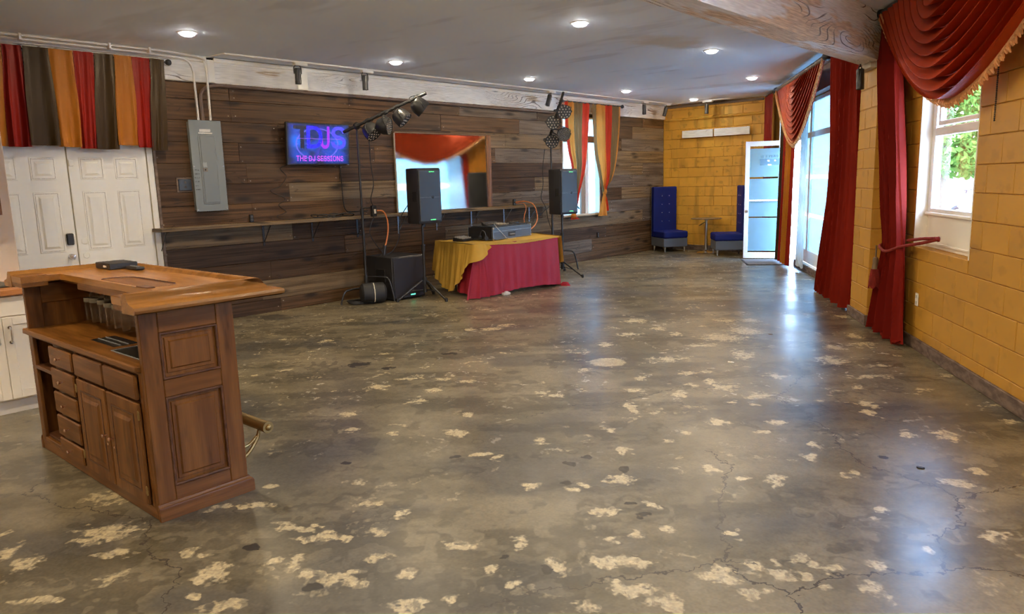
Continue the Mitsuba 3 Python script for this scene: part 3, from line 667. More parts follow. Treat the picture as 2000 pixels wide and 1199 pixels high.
def stroke(pts):
    scr.append(tube(np.column_stack([np.full(len(pts), XL - 0.088), *np.array(pts).T]) if len(pts) > 2 else [(XL - 0.088, *q) for q in pts], 0.013, 5))
for pts in ([(11.50, 2.10), (11.38, 2.02), (11.42, 1.90), (11.52, 1.93)], [(11.36, 1.62), (11.50, 1.72), (11.40, 1.58), (11.52, 1.50)], [(11.30, 1.72), (11.33, 1.48)], [(11.40, 1.46), (11.52, 1.50)],
            [(11.24, 1.30), (11.22, 1.02)], [(11.30, 1.32), (11.29, 1.06)], [(11.36, 1.30), (11.40, 1.02)], [(11.36, 1.30), (11.50, 1.22), (11.38, 1.14), (11.52, 1.02)], [(11.20, 1.16), (11.30, 1.14)], [(10.98, 1.9), (11.04, 1.78), (10.97, 1.7)]):
    stroke(curve(pts, 10) if len(pts) > 2 else np.array(pts))
put('graffiti_marks', cat_(*scr), INK, w3)

# ================================================================== lamps
def downlight(x, y, label, group=None, power=1.0):
    t = thing('recessed_light', label, 'ceiling light', group)
    put('trim_ring', lathe([(0.078, ZC), (0.100, ZC), (0.098, ZC - 0.006), (0.082, ZC - 0.010), (0.078, ZC - 0.004)], 24).apply_translation([x, y, 0]), WHITE, t)
    d = lathe([(0.0, ZC - 0.042), (0.04, ZC - 0.039), (0.065, ZC - 0.028), (0.077, ZC - 0.004)], 24).apply_translation([x, y, 0])
    if d.face_normals[0][2] > 0:
        d.invert()
    k = put('lens', d, WHITE, t, smooth=False)
    emit(k, (LAMP * power, LAMP * 0.80 * power, LAMP * 0.53 * power))
for x, y, lab in ((-7.366, 3.466, 'lit recessed ceiling light in front of the white double doors'), (-7.493, 6.154, 'lit recessed ceiling light in front of the television'),
                  (-4.573, 6.102, 'lit recessed ceiling light just left of the timber beam'), (-7.488, 8.709, 'lit recessed ceiling light above the draped table'),
                  (-4.485, 8.662, 'lit recessed ceiling light beside the brown ceiling stain'), (-7.488, 11.318, 'lit recessed ceiling light in front of the window with gold curtains'),
                  (-7.45, 13.675, 'lit recessed ceiling light nearest the yellow back wall'), (-5.273, 11.55, 'lit recessed ceiling light nearest the swag over the glass storefront')):
    downlight(x, y, lab)
for x, y in ((-4.5, 3.5), (-1.2, 3.5), (-4.5, 0.6), (-1.2, 0.6), (1.6, 0.6), (-1.2, -2.2), (-4.5, -2.2)):
    downlight(x, y, 'lit recessed ceiling light out of view on the camera side of the room', 'ceiling lights on the camera side', 1.7)

# track rails and their heads
t = thing('track_rail', 'long white lighting track along the ceiling above the plank wall', 'lighting track')
RX = XL + 0.42
put('rail', box(RX - 0.018, RX + 0.018, 4.25, 14.1, ZC - 0.020, ZC - 0.0005, 0.003), WHITE, t)
put('cross_rail', cat_(tube([(RX, 4.25, ZC - 0.008), (XL + 0.07, 4.22, ZC - 0.008)], 0.008, 6)), WHITE, t)
t2 = thing('track_rail', 'short white lighting track on the ceiling by the yellow back wall', 'lighting track')
put('rail', box(-8.1, -6.9, 14.10, 14.136, ZC - 0.020, ZC - 0.0005, 0.003), WHITE, t2)
def track_head(x, y, zt, label, tilt=(0.0, 0.0), conn=True, ln=0.19, along='y'):
    t = thing('track_spotlight', label, 'spotlight')
    if conn:
        if along == 'y':
            put('connector_box', box(x - 0.03, x + 0.03, y - 0.05, y + 0.13, zt - 0.015, zt + 0.035, 0.005), WHITE, t)
        else:
            put('connector_box', box(x - 0.08, x + 0.13, y - 0.03, y + 0.03, zt - 0.015, zt + 0.035, 0.005), WHITE, t)
    d = unit([tilt[0], tilt[1], -1])
    M = axis_frame((x, y, zt - 0.045), d)
    put('yoke', xf(cat_(tube(curve([(-0.05, 0, 0.07), (-0.05, 0, 0.0), (-0.025, 0, -0.03), (0.025, 0, -0.03), (0.05, 0, 0.0), (0.05, 0, 0.07)], 20), 0.006, 6), tube([(0, 0, -0.05), (0, 0, -0.028)], 0.01, 8)), M), BLACKM, t)
    put('barrel', xf(lathe([(0.0, 0.0), (0.034, 0.0), (0.038, 0.008), (0.038, ln), (0.034, ln), (0.030, ln - 0.02), (0, ln - 0.02)], 18), M), BLACKM, t)
    return t
HX = XL + 0.40
track_head(HX, 5.20, 3.065, 'black track spotlight nearest the electrical panel, hanging straight down')
track_head(HX, 6.21, 3.065, 'black track spotlight above the left end of the light bar, second from the electrical panel')
track_head(HX, 10.09, 3.065, 'black track spotlight above the right light stand, tilted towards the plank wall', (-0.15, -0.25))
track_head(HX, 13.07, 3.065, 'black track spotlight right of the gold curtains, second from the room corner')
track_head(HX, 13.93, 3.065, 'black track spotlight in the corner where the plank wall meets the yellow wall', (-0.25, -0.1))
track_head(-7.40, 14.12, 3.065, 'black track spotlight above the white boards on the yellow back wall', conn=True, along='x')
P = RW(0.97, 0.25, 2.66)
track_head(P[0], P[1], 2.65, 'black track spotlight under the end of the timber beam by the pillar', (0.05, -0.05), conn=False, ln=0.2)

# white boards on the back wall
for x0, x1, lab in ((-8.115, -7.405, 'white plank mounted on the yellow back wall, left one of two'), (-7.375, -6.60, 'white plank mounted on the yellow back wall, right one of two')):
    t = thing('wall_board', lab, 'board')
    put('board', box(x0, x1, YB - 0.085, YB - 0.055, 2.385, 2.54, 0.004), mat('board_white_' + str(len(_used)), proc(painted_beam_fn(0, 0.75, (0.4, 0.3, 0.2), (0.5, 0.4, 0.3))), 0.6), t)
    put('cleat', box(x0 + 0.06, x0 + 0.12, YB - 0.056, YB, 2.40, 2.52), BASEB, t)
    put('cleat', box(x1 - 0.12, x1 - 0.06, YB - 0.056, YB, 2.40, 2.52), BASEB, t)

# ================================================================== left side: cabinets, shelf, wall fittings
def base_cabinet(y0, y1, label):
    t = thing('base_cabinet', label, 'cabinet', 'white base cabinets by the partition')
    put('body', box(-6.845, -6.222, y0, y1, 0.10, 0.87, 0.002), CABW, t)
    put('toe_kick', box(-6.80, -6.245, y0, y1, 0.0, 0.10, 0.001), mat('toe_kick_white', (0.55, 0.53, 0.52), 0.5), t)
    def shaker(nm, a, b, z0, z1):
        d = put(nm, box(-6.221, -6.205, a, b, z0, z1, 0.002), CABW, t)
        if nm == 'door':
            fr = cat_(box(-6.2055, -6.198, a, a + 0.06, z0, z1), box(-6.2055, -6.198, b - 0.06, b, z0, z1), box(-6.2055, -6.198, a + 0.06, b - 0.06, z0, z0 + 0.06), box(-6.2055, -6.198, a + 0.06, b - 0.06, z1 - 0.06, z1))
            put('frame', fr, CABW, d, smooth=False)
        return d
    mid = y0 + 0.001
    shaker('drawer_front', y0 + 0.002, y1 - 0.002, 0.722, 0.862)
    m = (y0 + y1) / 2
    for a, b, hy in ((y0 + 0.002, m - 0.0015, m - 0.035), (m + 0.0015, y1 - 0.002, m + 0.04)):
        d = shaker('door', a, b, 0.112, 0.715)
        h = curve([(-6.198, hy, 0.64), (-6.178, hy, 0.635), (-6.172, hy, 0.61), (-6.170, hy, 0.575), (-6.174, hy, 0.548), (-6.182, hy, 0.537), (-6.198, hy, 0.532)], 24)
        hm = cat_(tube(h, 0.006, 8), xf(lathe([(0, 0.006), (0.012, 0.005), (0.012, 0)], 12), axis_frame((-6.198, hy, 0.64), (1, 0, 0))), xf(lathe([(0, 0.006), (0.012, 0.005), (0.012, 0)], 12), axis_frame((-6.198, hy, 0.532), (1, 0, 0))))
        put('handle', hm, CHROME, d)
base_cabinet(1.046, 1.664, 'white shaker base cabinet under the wood counter, partly behind the bar')
t = thing('wood_countertop', 'orange butcher block countertop on the white cabinet at the left edge', 'countertop')
put('slab', box(-6.849, -6.165, 0.9, 1.667, 0.872, 0.912, 0.004), BUTCHER, t)
t = thing('counter_tray', 'dark flat tray lying on the butcher block countertop', 'tray')
put('tray', box(-6.70, -6.36, 1.12, 1.50, 0.913, 0.930, 0.006), mat('dark_tray', (0.05, 0.05, 0.035), 0.4), t)
t = thing('upper_cabinet', 'brown wooden wall cabinet corner at the left edge of the photo', 'cabinet')
put('box', box(-6.846, -6.55, 0.75, 1.535, 1.437, 2.25, 0.004), BARZ, t)

# wall shelf
t = thing('wall_shelf', 'long narrow rough wood shelf along the plank wall', 'shelf')
put('board', box(XL + 0.006, XL + 0.28, 3.42, 10.42, 1.128, 1.165, 0.004), PLANK[4], t)
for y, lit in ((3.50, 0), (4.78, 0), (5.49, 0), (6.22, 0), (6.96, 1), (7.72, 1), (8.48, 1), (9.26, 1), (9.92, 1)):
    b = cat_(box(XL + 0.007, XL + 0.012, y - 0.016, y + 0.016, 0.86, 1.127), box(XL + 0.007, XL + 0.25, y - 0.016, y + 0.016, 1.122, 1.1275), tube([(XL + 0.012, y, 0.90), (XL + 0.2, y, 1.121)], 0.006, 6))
    put('bracket', b, STEEL if lit else BLACKM, t)  # black brackets painted paler where the daylight reaches them

# mirror
t = thing('wall_mirror', 'large wall mirror resting on the shelf, reflecting the red swag', 'mirror')
MX = XL + 0.035
k = put('glass', box(MX - 0.006, MX, 6.955, 8.85, 1.17, 2.318, 0.001), 'mirror_silver', t, smooth=False)
put('backing', box(MX - 0.02, MX - 0.0065, 6.95, 8.86, 1.168, 2.32, 0), BLACK, t)
put('frame_stile', cat_(box(MX - 0.02, MX + 0.022, 8.85, 8.95, 1.168, 2.335, 0.008), box(MX + 0.015, MX + 0.030, 8.875, 8.92, 1.168, 2.335, 0.006)), FRAMEW, t)
put('frame_rail', box(MX - 0.02, MX + 0.012, 6.945, 8.85, 2.318, 2.342, 0.004), PLANK[4], t)
put('edge_strip', box(MX - 0.02, MX + 0.006, 6.938, 6.956, 1.168, 2.32, 0.002), mat('mirror_edge', (0.3, 0.27, 0.22), 0.4), t)

# electrical panel
t = thing('electrical_panel', 'tall grey metal electrical panel on the plank wall', 'electrical panel')
PX = XL + 0.10
put('box', box(XL + 0.004, PX - 0.01, 3.935, 4.285, 1.345, 2.362, 0.003), GREYM, t)
put('cover', box(PX - 0.012, PX, 3.915, 4.303, 1.330, 2.376, 0.004), GREYM, t)
d = put('door', cat_(box(PX - 0.001, PX + 0.006, 4.010, 4.210, 1.413, 2.215, 0.003), box(PX + 0.005, PX + 0.012, 4.028, 4.204, 1.432, 2.195, 0.005)), GREYD, t)
put('latch', cat_(box(PX + 0.011, PX + 0.016, 4.030, 4.085, 1.79, 1.83, 0.002)), mat('latch_bronze', (0.16, 0.13, 0.10), 0.4), d)
put('finger_slot', box(PX + 0.011, PX + 0.0135, 4.035, 4.082, 1.84, 1.895, 0.002), mat('slot_light', (0.24, 0.26, 0.26), 0.4), d)
put('lock_hole', xf(lathe([(0, 0.001), (0.007, 0.0008), (0.008, 0)], 12), axis_frame((PX + 0.016, 4.058, 1.81), (1, 0, 0))), BLACK, d)
put('label_strip', cat_(box(PX, PX + 0.002, 4.02, 4.185, 2.222, 2.236, 0), box(PX, PX + 0.002, 4.035, 4.165, 2.243, 2.275, 0)), mat('label_silver', (0.62, 0.60, 0.56), 0.5), t)
wr = []
for r_ in range(6):
    for c_ in range(RNG.integers(2, 6)):
        wr.append(box(PX + 0.0002, PX + 0.001, 3.930 + c_ * 0.013, 3.930 + c_ * 0.013 + RNG.uniform(0.003, 0.010), 1.58 + r_ * 0.045, 1.58 + r_ * 0.045 + RNG.uniform(0.005, 0.014), 0))
put('pen_marks', cat_(*wr), BLACK, t)
for y, zz in ((3.93, 1.35), (4.288, 1.35), (3.93, 1.85), (4.288, 1.85)):
    put('screw', xf(lathe([(0, 0.005), (0.008, 0.003), (0.009, 0)], 10), axis_frame((PX, y, zz), (1, 0, 0))), CHROME, t)
t = thing('pipe_conduit', 'pair of white conduits bending down into the grey electrical panel', 'conduit')
CX = XL + 0.085
put('pipe', tube(np.vstack([[(XL + 0.21, 1.7, 3.058)], curve([(XL + 0.20, 3.5, 3.05), (CX + 0.03, 3.90, 3.045), (CX, 4.00, 3.01), (CX, 4.035, 2.93), (CX, 4.04, 2.82)], 20), [(CX, 4.045, 2.377)]]), 0.013, 10), CONDUITW, t)
put('pipe', tube(np.vstack([[(XL + 0.255, 1.7, 3.083)], curve([(XL + 0.24, 3.7, 3.080), (CX + 0.07, 4.10, 3.068), (CX + 0.02, 4.175, 3.02), (CX + 0.02, 4.185, 2.92), (CX + 0.02, 4.185, 2.78)], 20), [(CX + 0.02, 4.18, 2.377)]]), 0.013, 10), CONDUITW, t)
put('raceway', box(XL + 0.06, XL + 0.10, 1.7, 4.2, 3.03, 3.097, 0.004), WHITE, t)
for yy in (2.3, 3.1, 3.5):
    put('strap', box(XL + 0.19, XL + 0.275, yy - 0.012, yy + 0.012, 3.040, 3.098), WHITE, t)
t = thing('pipe_conduit', 'brown painted conduit running along the top of the plank wall', 'conduit')
CX = XL + 0.04
put('pipe', tube(np.vstack([[(CX, 4.118, 2.377)], curve([(CX, 4.115, 2.55), (CX, 4.125, 2.68), (CX, 4.21, 2.765), (CX, 4.36, 2.79)], 24), [(CX, 7, 2.787), (CX, 10.6, 2.78)]]), 0.022, 10), CONDUITB, t)
for yy in (4.46, 5.52, 6.9, 8.6):
    put('coupling', tube([(CX, yy - 0.03, 2.789), (CX, yy + 0.03, 2.789)], 0.026, 10), CONDUITB, t)

def outlet(y, z0, z1, w, label, m=BLACK, plate=None):
    t = thing('wall_outlet', label, 'outlet')
    if plate:
        put('plate', box(XL + 0.001, XL + 0.016, y - w / 2 - 0.02, y + w / 2 + 0.02, z0 - 0.02, z1 + 0.02, 0.004), plate, t)
    put('body', box(XL + 0.004, XL + 0.03, y - w / 2, y + w / 2, z0, z1, 0.005), m, t)
    for zz in (z0 + (z1 - z0) * 0.3, z0 + (z1 - z0) * 0.7):
        put('socket', xf(lathe([(0.0, 0.002), (0.014, 0.0015), (0.016, 0)], 12), axis_frame((XL + 0.03, y, zz), (1, 0, 0))), mat('socket_grey', (0.06, 0.06, 0.065), 0.5), t)
    return t
outlet(3.843, 1.578, 1.708, 0.15, 'dark double outlet box beside the electrical panel', mat('outlet_slate', (0.035, 0.045, 0.06), 0.4), BASEB)
outlet(4.632, 1.166, 1.262, 0.05, 'black outlet box standing on the shelf right of the electrical panel')
outlet(9.53, 1.166, 1.275, 0.06, 'black outlet with an orange cord plugged in, right of the mirror')
outlet(11.99, 0.43, 0.53, 0.055, 'dark outlet low on the plank wall below the gold curtains')
outlet(14.02, 0.36, 0.47, 0.06, 'dark outlet in the corner beside the left blue chair')
t = thing('wall_outlet', 'white outlet on the yellow block wall right of the tied curtain', 'outlet')
put('plate', rbox(-0.345, -0.275, 0.003, 0.010, 0.385, 0.50, 0.003), WHITE, t)
for zz in (0.415, 0.47):
    put('socket', rbox(-0.328, -0.292, 0.009, 0.013, zz - 0.014, zz + 0.014, 0.003), mat('socket_white', (0.5, 0.49, 0.46), 0.5), t)

# television
t = thing('television', 'wall mounted television showing a glowing blue and purple logo screen', 'television')
TM = frame((XL + 0.125, 5.615, 2.128), [0, 1, 0], unit([0.085, 0, 1]), unit([1, 0, -0.085]))   # x along the wall, y up, z out of the screen
put('body', xf(box(-0.478, 0.478, -0.27, 0.27, -0.04, 0.0, 0.006), TM), BLACK, t)
def tv_fn(p, n, uv):
    a, b = (p.y - 5.615) / 0.478, (p.z - 2.128) / 0.27
    g = fbm(a * 2.2 + 3, b * 2.2, 0.0, 3)
    rays = noise(dr.atan2(b - 0.1, a - 0.1) * 6, dr.sqrt(a * a + b * b) * 1.5)
    c = mix([0.002, 0.012, 0.10], [0.005, 0.05, 0.42], smoothstep(0.35, 0.75, g))
    c = mix(c, [0.05, 0.03, 0.55], smoothstep(0.55, 0.85, rays) * 0.4)
    d1 = dr.sqrt(dr.square(a + 0.78) + dr.square(b - 0.15) * 0.8)
    d2 = dr.sqrt(dr.square(a - 0.75) + dr.square(b - 0.1) * 0.8)
    c = mix(c, [0.005, 0.13, 0.80], smoothstep(0.45, 0.0, dr.minimum(d1, d2)))
    rr = dr.sqrt(dr.square(a + 0.05) + dr.square(b * 0.9))
    c = mix(c, [0.14, 0.12, 0.75], smoothstep(0.04, 0.0, dr.abs(rr - 0.66)) * 0.7)
    return c * smoothstep(1.02, 0.7, dr.maximum(dr.abs(a), dr.abs(b)))
scr_ = trimesh.Trimesh([(-0.462, -0.252, 0.0008), (0.462, -0.252, 0.0008), (0.462, 0.256, 0.0008), (-0.462, 0.256, 0.0008)], [[0, 1, 2], [0, 2, 3]], process=False)
k = put('screen', xf(scr_, TM), BLACK, t, smooth=False, uv=np.array([[0, 0], [1, 0], [1, 1], [0, 1.0]]))
scene[k]['emitter'] = {'type': 'area', 'radiance': proc(tv_fn)}
def tvtext(txt, h, x, y, col, sx=1.0, bold=True, z=0.0012, name='screen_lettering'):
    m = meshkit.text_mesh(txt, h, 0.0006, bold)
    m.apply_scale([sx, 1, 1])
    m.apply_translation([x, y, z])
    k = put(name, xf(m, TM), BLACK, t, smooth=False)
    emit(k, col)
tvtext('T', 0.27, -0.40, -0.045, (0.001, 0.001, 0.02), 1.15)
tvtext('D', 0.27, -0.22, -0.045, (0.010, 0.008, 0.95), 1.05, z=0.0014)
tvtext('J', 0.27, 0.005, -0.045, (0.28, 0.015, 0.75), 0.80, z=0.0013)
tvtext('S', 0.27, 0.165, -0.045, (0.06, 0.05, 0.95), 1.10, z=0.0014)
tw = meshkit.text_mesh('THE DJ SESSIONS', 0.066, 0.0006, True).extents[0]
tvtext('THE DJ SESSIONS', 0.066, -0.35, -0.215, (0.55, 0.06, 0.85), 0.72 / tw)
put('underline', xf(box(-0.33, 0.33, 0.068, 0.072, 0.0019, 0.0022, 0), TM), BLACK, t)
emit(t + '__underline', (0.35, 0.10, 0.80))
put('badge', xf(box(0.44, 0.465, -0.268, -0.260, 0.0, 0.002, 0), TM), CHROME, t)
put('mount_arm', cat_(box(XL + 0.006, XL + 0.10, 5.52, 5.71, 2.05, 2.20, 0.005)), BLACKM, t)
t = thing('cable', 'thin black cable dangling from the television to the shelf, left one', 'cable')
put('cord', tube(curve([(XL + 0.03, 5.19, 1.87), (XL + 0.02, 5.08, 1.82), (XL + 0.02, 5.16, 1.72), (XL + 0.02, 5.06, 1.60), (XL + 0.02, 4.92, 1.54), (XL + 0.02, 5.12, 1.44), (XL + 0.02, 5.02, 1.36), (XL + 0.02, 5.12, 1.27), (XL + 0.02, 4.98, 1.22), (XL + 0.05, 5.10, 1.175), (XL + 0.1, 5.5, 1.172)], 60), 0.004, 6), RUBBER, t)
t = thing('cable', 'black cable running from the television corner down the wall to the light stand', 'cable')
put('cord', tube(curve([(XL + 0.02, 5.99, 1.86), (XL + 0.02, 6.0, 1.6), (XL + 0.02, 6.01, 1.35), (XL + 0.02, 6.05, 1.24), (XL + 0.02, 6.15, 1.225), (XL + 0.03, 6.4, 1.225)], 40), 0.006, 6), RUBBER, t)
t = thing('cable_pile', 'tangle of black cables lying on the shelf below the television', 'cables')
pts = [(XL + 0.13 + 0.08 * math.sin(a * 1.7), 5.66 + 0.24 * math.cos(a) + 0.012 * a, 1.172 + 0.022 * (1 + math.sin(a * 2.3))) for a in np.linspace(0, 16, 110)]
put('coil', tube(pts, 0.007, 6), RUBBER, t)

# ================================================================== curtains
def drape(M, rows, nfold, amp, n0=0.0, seed=0, cols=90, u0=0.0, u1=1.0, fine=60, width=1.0, thick=0.0):
    """A hanging cloth. rows: (z, left, right) from the top down; M takes (along, out, z) to the world."""
    rows = sorted(rows, key=lambda r: -r[0])
    zz = np.linspace(rows[0][0], rows[-1][0], fine)
    zr = [-r[0] for r in rows]
    def sm(k):
        from scipy.interpolate import PchipInterpolator
        return PchipInterpolator(zr, [r[k] for r in rows])(-zz) if len(rows) > 2 else np.interp(-zz, zr, [r[k] for r in rows])
    a, b = sm(1), sm(2)
    c = max(4, int(cols * (u1 - u0)))
    u = np.linspace(u0, u1, c)
    rng = np.random.default_rng(seed)
    ph = rng.uniform(0, 6.28, 4)
    U, V = np.meshgrid(u, np.linspace(0, 1, fine))
    w = 2 * np.pi * nfold * (U + 0.022 * np.sin(5 * U + 3 * V + ph[0]) + 0.012 * np.sin(4.5 * V + 9 * U))
    f = 0.62 * np.sin(w + ph[1]) + 0.25 * np.sin(2.03 * w + ph[2] + 1.1 * V) + 0.3 * np.sin(0.47 * w + ph[3])
    am = amp(V) if callable(amp) else amp
    span = np.abs(b - a)[:, None]
    along = a[:, None] + (b - a)[:, None] * U + np.sign(b - a)[:, None] * 0.25 * np.minimum(am, span / nfold) * np.cos(w + ph[1]) * ((U > 0.001) & (U < 0.999))
    out = n0 + am * f
    P = np.stack([along, out, np.repeat(zz[:, None], c, 1)], -1)
    P = P @ M[:3, :3].T + M[:3, 3]
    return grid_mesh(P)
LM = frame((XL, 0, 0), [0, 1, 0], [1, 0, 0], [0, 0, 1.0])     # (along y, out of the plank wall, z)

def ball(o, r, n=16):
    a = np.linspace(-math.pi / 2, math.pi / 2, n // 2 + 1)
    return lathe([(max(r * math.cos(x), 0), r * math.sin(x)) for x in a], n).apply_translation(o)

# striped valance over the doors
t = thing('striped_valance', 'red, brown and gold striped valance hanging over the white double doors', 'curtain')
zb = [2.06, 2.05, 2.045, 2.06, 2.05, 2.035, 2.03, 2.075, 2.055, 2.025, 2.04]
top, bot = [1.72, 1.95, 2.168, 2.336, 2.564, 2.784, 2.98, 3.168, 3.353, 3.539, 3.692], [1.60, 1.85, 2.127, 2.309, 2.562, 2.76, 2.916, 3.118, 3.34, 3.47, 3.63]
stripe_cols = [VRED, VGOLD, VRED, VDARK, VGOLD, VRED, VDARK, VGOLD, VRED, VDARK]
for i in range(len(top) - 1):
    rows = [(3.005, top[i], top[i + 1]), (2.97, top[i] + 0.002, top[i + 1] - 0.002), (2.5, 0.5 * (top[i] + bot[i]) - 0.01, 0.5 * (top[i + 1] + bot[i + 1]) + 0.012), (zb[i], bot[i] - 0.004, bot[i + 1] + 0.006)]
    put('stripe', drape(LM, rows, 1.0 + 0.35 * (i % 3), lambda V: 0.010 + 0.022 * V, 0.135 + 0.008 * (i % 2), seed=i + 3, cols=44, fine=44), stripe_cols[i], t, smooth=True)
put('rod', tube([(XL + 0.108, 1.7, 2.985), (XL + 0.108, 3.73, 2.985)], 0.009, 10), BLACKM, t)
put('finial', ball((XL + 0.108, 3.755, 2.985), 0.034), BLACKM, t)

# sheer striped curtains of window_3
t = thing('striped_curtain', 'sheer red, gold and brown striped curtain panel behind the right speaker', 'curtain')
def panel(t, rows, us, mats, nf, amp, n0, seed):
    for i in range(len(us) - 1):
        put('stripe', drape(LM, rows, nf, amp, n0, seed=seed, cols=80, u0=us[i], u1=us[i + 1], fine=60), mats[i], t, smooth=True)
panel(t, [(2.985, 10.83, 11.62), (2.6, 10.84, 11.57), (2.1, 10.93, 11.50), (1.8, 11.02, 11.44), (1.35, 11.04, 11.24), (1.05, 11.0, 11.14), (0.94, 11.0, 11.10)], [0, 0.10, 0.36, 0.68, 1.0], [WRED, WGOLD, WDARK, WRED], 5, lambda V: 0.022 + 0.012 * V, 0.135, 5)
put('knot', xf(ball((0, 0, 0), 0.055).apply_scale([0.9, 1.1, 0.9]), frame((XL + 0.145, 11.04, 0.91), [1, 0, 0], [0, 1, 0])), WGOLD, t)
put('tail', drape(LM, [(0.91, 11.02, 11.08), (0.84, 10.95, 11.20)], 3, 0.03, 0.14, 3, cols=30, fine=8), WRED, t, smooth=True)
t = thing('striped_curtain', 'sheer brown, gold and red striped curtain panel knotted low, nearest the yellow wall', 'curtain')
panel(t, [(2.985, 11.66, 12.60), (2.6, 11.69, 12.58), (2.06, 11.75, 12.50), (1.8, 11.84, 12.43), (1.56, 11.92, 12.31), (1.40, 11.99, 12.14), (1.33, 12.0, 12.10)], [0, 0.15, 0.46, 0.68, 0.96, 1.0], [WDARK, WGOLD, WRED, WDARK, WGOLD], 5, lambda V: 0.022 + 0.012 * V, 0.135, 8)
put('knot', xf(ball((0, 0, 0), 0.05).apply_scale([0.9, 0.9, 1.2]), frame((XL + 0.145, 12.05, 1.325), [1, 0, 0], [0, 1, 0])), WGOLD, t)
put('tail', drape(LM, [(1.30, 12.0, 12.08), (1.1, 11.92, 12.10), (0.86, 11.80, 12.16)], 2.2, 0.035, 0.15, 4, cols=40, fine=24), WGOLD, t, smooth=True)
put('tail', drape(LM, [(1.28, 12.04, 12.10), (1.1, 12.09, 12.19), (0.95, 12.12, 12.22)], 1.5, 0.025, 0.135, 6, cols=24, fine=16), WRED, t, smooth=True)
t = thing('curtain_rod', 'black curtain rod with ball finials above the gold striped curtains', 'curtain rod')
put('rod', tube([(XL + 0.13, 10.78, 2.985), (XL + 0.13, 12.66, 2.985)], 0.011, 10), BLACKM, t)
put('finial', ball((XL + 0.13, 12.69, 2.985), 0.036), BLACKM, t)
put('finial', ball((XL + 0.13, 10.75, 2.985), 0.036), BLACKM, t)

def swag(label, sc, hw, zt, drop, n0, K, p, depth):
    t = thing('swag_valance', label, 'curtain')
    nu = 110
    u = np.sin(np.linspace(-1, 1, nu) * math.pi / 2)
    v, lf = [], []
    tt = np.linspace(0, 1, 15)
    for k in range(K):                      # each pleat swells out, hangs over its lower edge and tucks back in
        g = np.where(tt < 0.7, tt / 0.7 * 1.34, 1.34 - 0.34 * (tt - 0.7) / 0.3)
        h = np.where(tt < 0.7, (tt / 0.7) ** 0.8, 1 - (np.maximum(tt - 0.7, 0) / 0.3) ** 1.4)
        if k == K - 1:
            g = np.minimum(g, 1.0)
        v += list((k + g[:-1]) / K)
        lf += list(h[:-1])
    v, lf = np.array(v + [1.0]), np.array(lf + [0.0])
    U, V = np.meshgrid(u, v)
    lift = np.repeat(lf[:, None], nu, 1)
    half = hw * (0.08 + 0.92 * V)
    prof = 1 - np.abs(U) ** p
    wob = 1 + 0.10 * np.sin(3 * U + 9 * V)
    bulge = depth * (0.45 + 0.55 * prof) * lift * wob
    belly = (0.8 * depth) * np.sin(np.pi * np.clip(V, 0, 1) ** 0.8) * prof
    along = sc + half * U
    z = zt - drop * V ** 0.95 * prof
    P = np.stack([along, n0 + bulge + belly, z], -1) @ RM[:3, :3].T + RM[:3, 3]
    put('pleats', grid_mesh(P), SWAGM, t, smooth=True)
    # top of the cloth between the innermost pleats
    # fringe of loops along the lower edge
    loops, edge = [], []
    L = np.linspace(-1, 1, 700)
    ex, ez = sc + hw * L, zt - drop * (1 - np.abs(L) ** p) - 0.0
    arc = np.concatenate([[0], np.cumsum(np.hypot(np.diff(ex), np.diff(ez)))])
    for j, a in enumerate(np.arange(0.0, arc[-1], 0.021)):
        x, zz = np.interp(a, arc, ex), np.interp(a, arc, ez)
        ln = 0.064 + 0.010 * math.sin(j * 1.7)
        dx = 0.012 * math.sin(j * 2.9)
        loops.append(tube(np.array([RW(x, n0 + 0.03, zz + 0.01), RW(x + dx, n0 + 0.045, zz - ln * 0.6), RW(x + dx * 1.5, n0 + 0.03, zz - ln)]), [0.008, 0.013, 0.005], 5))
    put('fringe', cat_(*loops), FRINGE, t, smooth=False, kind='stuff')
    put('braid', tube(np.array([RW(a, n0 + 0.035, b + 0.008) for a, b in zip(ex[::8], ez[::8])]), 0.014, 6), FRINGE, t)
    return t
swag('rust velvet swag with gold fringe over the near right window, largest in view', -1.28, 1.88, 3.055, 0.965, 0.15, 11, 1.65, 0.135)
swag('rust velvet swag with gold fringe over the glass storefront beyond the pillar', 4.60, 1.76, 2.985, 0.955, 0.19, 11, 1.6, 0.055)
for s0, s1, n0, zt, lab in ((-3.18, 0.60, 0.16, 3.065, 'thick dark rod carrying the near swag'), (2.76, 6.42, 0.20, 3.0, 'thick dark rod carrying the swag over the storefront')):
    t = thing('curtain_rod', lab, 'curtain rod')
    put('rod', tube([RW(s0, n0, zt), RW(s1, n0, zt)], 0.032, 14), mat('rod_dark', (0.055, 0.055, 0.055), 0.4), t)
    for s in (s0 - 0.03, s1 + 0.03):
        put('finial', xf(ball((0, 0, 0), 0.055), frame(RW(s, n0, zt), [1, 0, 0], [0, 1, 0])), BLACKM, t)
    put('wall_bracket', rbox(s1 - 0.12, s1 - 0.09, 0.0 if s1 < 1 else -0.1, n0, zt - 0.012, zt + 0.012), BLACKM, t)

